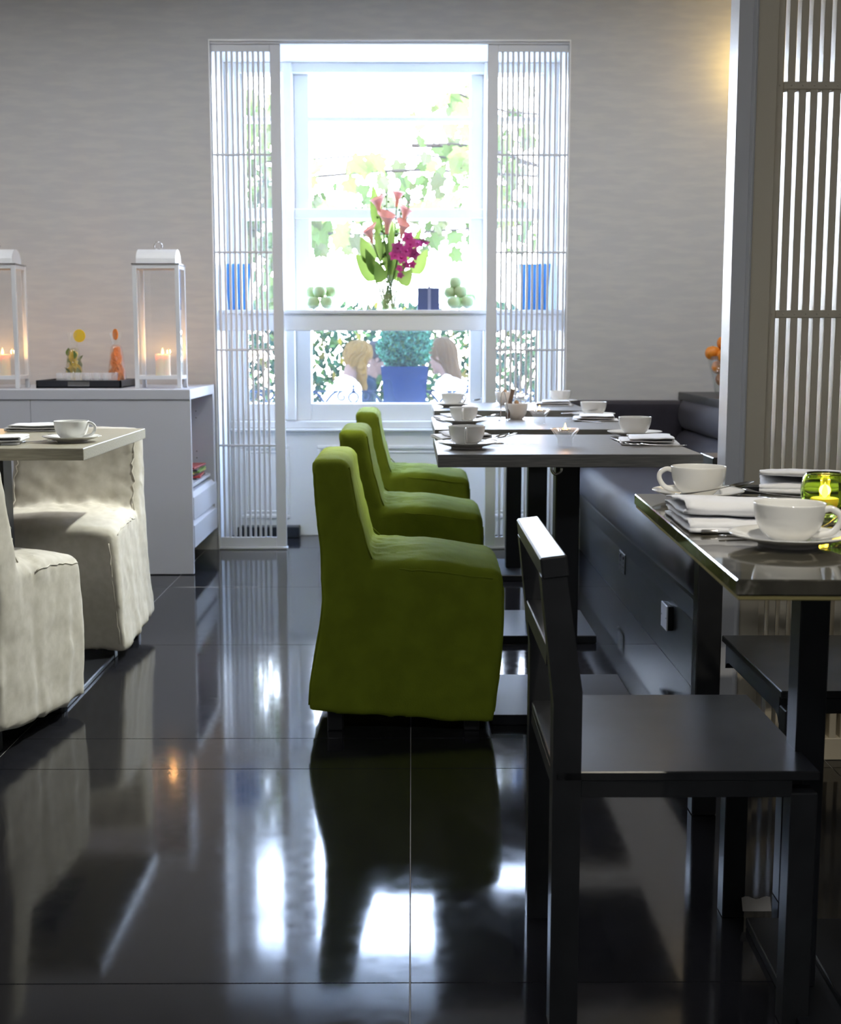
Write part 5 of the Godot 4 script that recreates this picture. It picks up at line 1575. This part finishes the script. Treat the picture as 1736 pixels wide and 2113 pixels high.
# a seated figure: joints relative to the hip; one continuous body with hair and clothes as children
func person(label: String, at: Vector3, turn: float, lean: float, head_pitch: float, shirt: Material, hair: Material, style: int, w := 1.0) -> void:
	var t := thing("person", label, "person", at, turn)
	# figure looks along +x, hip at y 0.5
	var hip := Vector3(0, 0.52, 0)
	var chest := hip + Vector3(sin(lean) * 0.33, cos(lean) * 0.33, 0)
	var neck := hip + Vector3(sin(lean) * 0.5, cos(lean) * 0.5, 0)
	var hd := neck + Vector3(sin(lean) * 0.1 + 0.035, 0.155, 0)
	var sh := 0.17 * w
	var body := func(p: Vector3) -> float:
		var q := Vector3(p.x, p.y, absf(p.z))
		var d := cap(p, neck, hd, 0.058, 0.056)
		d = smin(d, cap(q, hip + Vector3(0, 0, 0.085), hip + Vector3(0.40, 0.01, 0.11), 0.088, 0.066), 0.04)
		d = smin(d, cap(q, hip + Vector3(0.40, 0.01, 0.11), Vector3(0.40, 0.09, 0.11), 0.058, 0.042), 0.03)
		return smin(d, cap(q, Vector3(0.40, 0.05, 0.11), Vector3(0.53, 0.03, 0.13), 0.04, 0.03), 0.03)
	var st := new_st()
	add_nets(st, Vector3(-0.16, -0.02, -0.3), Vector3(0.62, 1.25, 0.3), 0.02, body)
	# head: own fine grid, in the head's frame (looking along +x)
	var hb := Basis(Vector3(0, 0, 1), -head_pitch)
	var head := func(p: Vector3) -> float:
		var q: Vector3 = hb.inverse() * (p - hd)
		var s := Vector3(q.x, q.y, absf(q.z))
		var d := ell(q, Vector3(-0.008, 0.035, 0), Vector3(0.094, 0.088, 0.074))
		d = smin(d, ell(q, Vector3(0.028, -0.035, 0), Vector3(0.062, 0.075, 0.055)), 0.03)
		d = smin(d, cap(q, Vector3(0.082, 0.02, 0), Vector3(0.105, -0.018, 0), 0.008, 0.0115), 0.014)
		d = smin(d, ell(s, Vector3(0.083, -0.053, 0.0), Vector3(0.012, 0.007, 0.024)), 0.008)
		d = smin(d, ell(q, Vector3(0.07, -0.095, 0), Vector3(0.022, 0.018, 0.026)), 0.02)
		d = smin(d, ell(s, Vector3(0.074, 0.032, 0.03), Vector3(0.012, 0.008, 0.022)), 0.012)
		d = maxf(d, -ell(s, Vector3(0.096, 0.013, 0.032), Vector3(0.018, 0.011, 0.017)))
		d = smin(d, ell(s, Vector3(-0.006, 0.0, 0.076), Vector3(0.018, 0.03, 0.009)), 0.008)
		return smin(d, cap(q, Vector3(-0.01, -0.05, 0), hb.inverse() * (neck - hd), 0.05, 0.055), 0.03)
	add_nets(st, hd - Vector3(0.15, 0.17, 0.12), hd + Vector3(0.15, 0.15, 0.12), 0.0065, head)
	# hands resting forward, five fingers each
	var hands := []
	for s in [-1.0, 1.0]:
		var elbow := chest + Vector3(0.1, -0.2, s * (sh + 0.07))
		var wrist := elbow + Vector3(0.2, 0.1, -s * 0.08)
		hands.append([elbow, wrist, s])
		add_tube(st, [elbow, elbow.lerp(wrist, 0.5), wrist, wrist + Vector3(0.035, 0.012, 0)], [0.036, 0.034, 0.026, 0.03], 10, 0.8)
		add_tube(st, [wrist + Vector3(0.01, 0, 0), wrist + Vector3(0.05, 0.012, 0), wrist + Vector3(0.085, 0.01, 0)], [0.024, 0.036, 0.034], 10, 0.45)
		for f in 4:
			var fz := (f - 1.5) * 0.018
			var ln: float = [0.062, 0.075, 0.08, 0.07][f]
			add_tube(st, [wrist + Vector3(0.075, 0.01, fz), wrist + Vector3(0.085 + ln * 0.5, 0.008, fz * 1.1), wrist + Vector3(0.085 + ln * 0.8, -0.012, fz * 1.1), wrist + Vector3(0.085 + ln * 0.9, -0.03, fz * 1.1)], [0.009, 0.0085, 0.008, 0.006], 7)
		add_tube(st, [wrist + Vector3(0.025, 0.008, -s * 0.028), wrist + Vector3(0.055, 0.012, -s * 0.05), wrist + Vector3(0.082, 0.002, -s * 0.05)], [0.011, 0.01, 0.007], 7)
	obj("body", done(st), M.skin, t)
	for s in [-1.0, 1.0]:
		obj("eye", lathe(curve([Vector2(0.0, -0.0105), Vector2(0.0105, 0.0), Vector2(0.0, 0.0105)], 4), 12), M.eye_white, t, hd + hb * Vector3(0.079, 0.013, s * 0.031))
		obj("iris", lathe([Vector2(0.0048, 0.0), Vector2(0.0, 0.0016)], 10), M.wick, t, hd + hb * Vector3(0.0885, 0.013, s * 0.032), Vector3(0, 0, -PI / 2 - head_pitch))
	obj("mouth", tube([hd + hb * Vector3(0.088, -0.053, -0.02), hd + hb * Vector3(0.0955, -0.053, 0), hd + hb * Vector3(0.088, -0.053, 0.02)], [0.002, 0.0045, 0.002], 6), M.lips, t)
	# top: torso and sleeves
	var top := func(p: Vector3) -> float:
		var q := Vector3(p.x, p.y, absf(p.z))
		var d := cap(q, hip + Vector3(0, 0.0, 0.05), chest + Vector3(0, 0, 0.06 * w), 0.115, 0.108 * w)
		d = smin(d, cap(q, chest + Vector3(0, 0.02, 0.06), neck + Vector3(-0.01, -0.055, sh - 0.03), 0.1 * w, 0.062), 0.06)
		d = smin(d, cap(q, neck + Vector3(-0.01, -0.06, sh - 0.02), chest + Vector3(0.08, -0.18, sh + 0.065), 0.058, 0.046), 0.04)
		d = smin(d, cap(q, chest + Vector3(0.08, -0.18, sh + 0.065), chest + Vector3(0.25, -0.12, sh + 0.02), 0.046, 0.038), 0.02)
		d = smin(d, cap(p, neck + Vector3(-0.02, -0.06, 0), neck + Vector3(0.0, 0.0, 0), 0.09, 0.066), 0.05)
		return d
	var s2 := new_st()
	add_nets(s2, Vector3(-0.2, 0.34, -0.36), Vector3(0.62, 1.15, 0.36), 0.019, top)
	obj("jacket" if style == 1 else "shirt", done(s2), shirt, t)
	var leg := func(p: Vector3) -> float:
		var q := Vector3(p.x, p.y, absf(p.z))
		var d := cap(q, hip + Vector3(-0.02, -0.01, 0.07), hip + Vector3(0.40, 0.01, 0.11), 0.112, 0.078)
		return smin(d, cap(q, hip + Vector3(0.40, 0.01, 0.11), Vector3(0.40, 0.13, 0.11), 0.072, 0.056), 0.04)
	var s4 := new_st()
	add_nets(s4, Vector3(-0.2, 0.04, -0.28), Vector3(0.56, 0.68, 0.28), 0.024, leg)
	obj("trousers", done(s4), M.trousers, t)
	# hair
	var nz := FastNoiseLite.new()
	nz.seed = 60 + style
	nz.frequency = 14.0 if style == 0 else 7.0
	var hf := func(p: Vector3) -> float:
		var q: Vector3 = hb.inverse() * (p - hd)
		var d := ell(q, Vector3(-0.018, 0.045, 0), Vector3(0.106, 0.1, 0.09))
		d = maxf(d, q.x - lerpf(0.058, 0.082, clampf((q.y - 0.06) / 0.05, 0.0, 1.0)) if q.y > -0.05 else d)
		if style == 1:
			d = maxf(d, -(q.y - 0.0 + maxf(q.x + 0.03, 0.0) * 0.9))
			return d - 0.003 * nz.get_noise_3d(p.x * 2.0, p.y * 2.0, p.z * 2.0)
		var fall := 0.36 if style == 2 else 0.22
		var s := Vector3(q.x, q.y, absf(q.z))
		var drop: Vector3 = hb.inverse() * (Vector3(-sin(lean) * 0.8, -1, 0).normalized() if style == 2 else Vector3(0.08, -1, 0).normalized())
		d = smin(d, cap(q, Vector3(-0.045, 0.02, 0), Vector3(-0.06, 0.0, 0) + drop * fall, 0.08, 0.035), 0.04)
		if style == 0: d = smin(d, cap(s, Vector3(0.005, 0.0, 0.066), Vector3(0.01, 0.0, 0.075) + drop * fall * 0.9, 0.034, 0.022), 0.03)
		d = maxf(d, -ell(q, Vector3(0.1, -0.04, 0), Vector3(0.07, 0.105, 0.062)))
		# locks: ridges that run down the head
		var around := atan2(q.z, q.x + 0.02)
		var lock := sin(around * 17.0 + 2.5 * sin(q.y * (40.0 if style == 0 else 8.0) + around * 3.0))
		var amp := 0.012 if style == 0 else 0.004
		return d - amp * nz.get_noise_3d(p.x, p.y * (0.8 if style == 0 else 0.2), p.z) - (0.005 if style == 0 else 0.0025) * lock
	var s3 := new_st()
	add_nets(s3, hd + Vector3(-0.25, -0.42, -0.16), hd + Vector3(0.2, 0.2, 0.16), 0.0085, hf)
	obj("hair", done(s3), hair, t)
	# garden chair
	var c := thing("garden_chair", "dark garden chair under the " + " ".join(label.split(" ").slice(0, 5)), "chair", Vector3(at.x, -0.2, at.z), turn, "terrace chairs outside the window")
	obj("seat", box(Vector3(0.42, 0.03, 0.42), 0.005), M.iron, c, Vector3(0.02, 0.40 + at.y + 0.2 - 0.005, 0))
	for sx in [-0.17, 0.2]:
		for sz in [-0.18, 0.18]:
			obj("leg", box(Vector3(0.025, 0.38 + at.y + 0.2, 0.025), 0.002), M.iron, c, Vector3(sx, (0.38 + at.y + 0.2) / 2, sz))

func people() -> void:
	var y := -0.2
	person("woman with wavy blond hair in a white top, seated left of the blue pot outside", Vector3(-0.66, y + 0.04, -9.4), 0.35, 0.42, 0.65, M.white_shirt, M.blond_hair, 0, 0.9)
	person("man with short dark hair in a dark jacket, seen in profile beyond the blond woman", Vector3(-0.53, y + 0.03, -10.15), 0.1, 0.38, 0.25, M.dark_jacket, M.dark_hair, 1)
	person("woman with long straight hair in a white top, seated right of the blue pot outside", Vector3(0.46, y + 0.06, -9.4), PI - 0.45, 0.4, 0.25, M.white_shirt, M.long_hair, 2, 0.9)

func hedge() -> void:
	var t := thing("hedge", "loose sunlit green hedge behind the seated people", "hedge", Vector3(0, -0.2, -11.4))
	var lf := new_st(false)
	add_leaf(lf, Vector3.ZERO, Vector3.UP, Vector3(0, 0, 1), 0.085, 0.05, 0.25, 1, 3)
	var pl := []
	var co := []
	for i in 15000:
		var p := Vector3(rng.randf_range(-3.6, 3.4), rng.randf_range(0.0, 1.60), rng.randfn() * 0.22)
		pl.append(Transform3D(rand_basis(), p))
		var v := rng.randf_range(0.5, 1.3)
		if rng.randf() < 0.12: co.append(Color(0.08 * v, 0.06 * v, 0.01))
		elif rng.randf() < 0.4: co.append(Color(0.032 * v, 0.055 * v, 0.014 * v))
		else: co.append(Color(0.009 * v, 0.024 * v, 0.012 * v))
	scatter("foliage", done(lf), M.hedge_leaf, pl, co, t)
	for i in 26:
		var x := rng.randf_range(-3.5, 3.3)
		obj("stem", tube([Vector3(x, 0, 0), Vector3(x + rng.randf_range(-0.15, 0.15), 0.7, 0), Vector3(x + rng.randf_range(-0.3, 0.3), 1.4, 0.05)], [0.02, 0.014, 0.006], 6), M.branch, t)

func vine() -> void:
	var t := thing("climbing_vine", "large-leaved climbing vine trained on wires above the terrace", "vine", Vector3(0, 0, -9.6))
	for b in [[-1.9, 1.90, 1.8, 1.94, 0.008], [-1.8, 2.03, 1.7, 2.00, 0.011], [-1.7, 2.30, 1.8, 2.33, 0.01], [-1.3, 2.44, 1.9, 2.40, 0.008], [0.0, 2.55, 1.6, 2.30, 0.016], [0.2, 2.9, 1.4, 2.62, 0.01]]:
		var pts := []
		for i in 13:
			var u := i / 12.0
			pts.append(Vector3(lerpf(b[0], b[2], u), lerpf(b[1], b[3], u) + 0.03 * sin(u * 9.0 + b[1] * 7.0), 0.05 * sin(u * 5.0 + b[0])))
		obj("branch", tube(pts, b[4], 7), M.branch, t)
	for xx in [-2.1, 2.0]:
		obj("trunk", tube(curve([Vector3(xx, -0.2, 0), Vector3(xx + 0.05, 1.2, 0.05), Vector3(xx - 0.04, 2.2, 0), Vector3(xx, 3.1, 0)], 5), 0.035, 9), M.branch, t)
	var leaf := lobed_leaf(0.15)
	# the larger leaves one by one
	for i in 46:
		var hi := i < 20
		var p := Vector3(rng.randf_range(0.15, 0.6), rng.randf_range(2.3, 2.9), rng.randf_range(0.0, 0.4)) if hi else Vector3(rng.randf_range(-0.9, 0.8), rng.randf_range(1.8, 2.45), rng.randf_range(0.0, 0.5))
		if i == 0: p = Vector3(-0.46, 2.76, 0.2)
		if i == 1: p = Vector3(-0.66, 2.36, 0.2)
		obj("leaf", leaf, M.vine_pale if i % 3 else M.vine_mid, t, p, Vector3(PI + rng.randf_range(-0.5, 0.9), rng.randf_range(-0.8, 0.8), rng.randf_range(-0.9, 0.9)))
	var pl := []
	var co := []
	for i in 1000:
		var x := rng.randf_range(-2.2, 2.2)
		if i % 4 == 0: x = rng.randf_range(-1.35, -0.9)
		var y := 1.76 + 0.72 * pow(rng.randf(), 1.1)
		if x > 0.0 and rng.randf() < 0.35: y = rng.randf_range(2.3, 3.0)
		if x < -0.1 and x > -0.85 and y > 2.3 and rng.randf() < 0.85: continue
		if x < -0.85 and rng.randf() < 0.3: y = rng.randf_range(2.3, 2.9)
		if i % 9 == 0:
			x = rng.randf_range(-1.5, -0.95)
			y = rng.randf_range(1.25, 1.8)
		pl.append(Transform3D(Basis.from_euler(Vector3(PI + rng.randf_range(-0.6, 1.1), rng.randf_range(-1.2, 1.2), rng.randf_range(-1.0, 1.0))).scaled(Vector3.ONE * rng.randf_range(0.45, 1.0)), Vector3(x, y, rng.randf_range(-0.5, 0.3))))
		var v := rng.randf_range(0.7, 1.2)
		co.append(Color(0.055 * v, 0.07 * v, 0.02 * v) if rng.randf() < 0.6 else Color(0.08 * v, 0.075 * v, 0.035 * v))
	scatter("foliage", leaf, M.vine_leaf, pl, co, t)
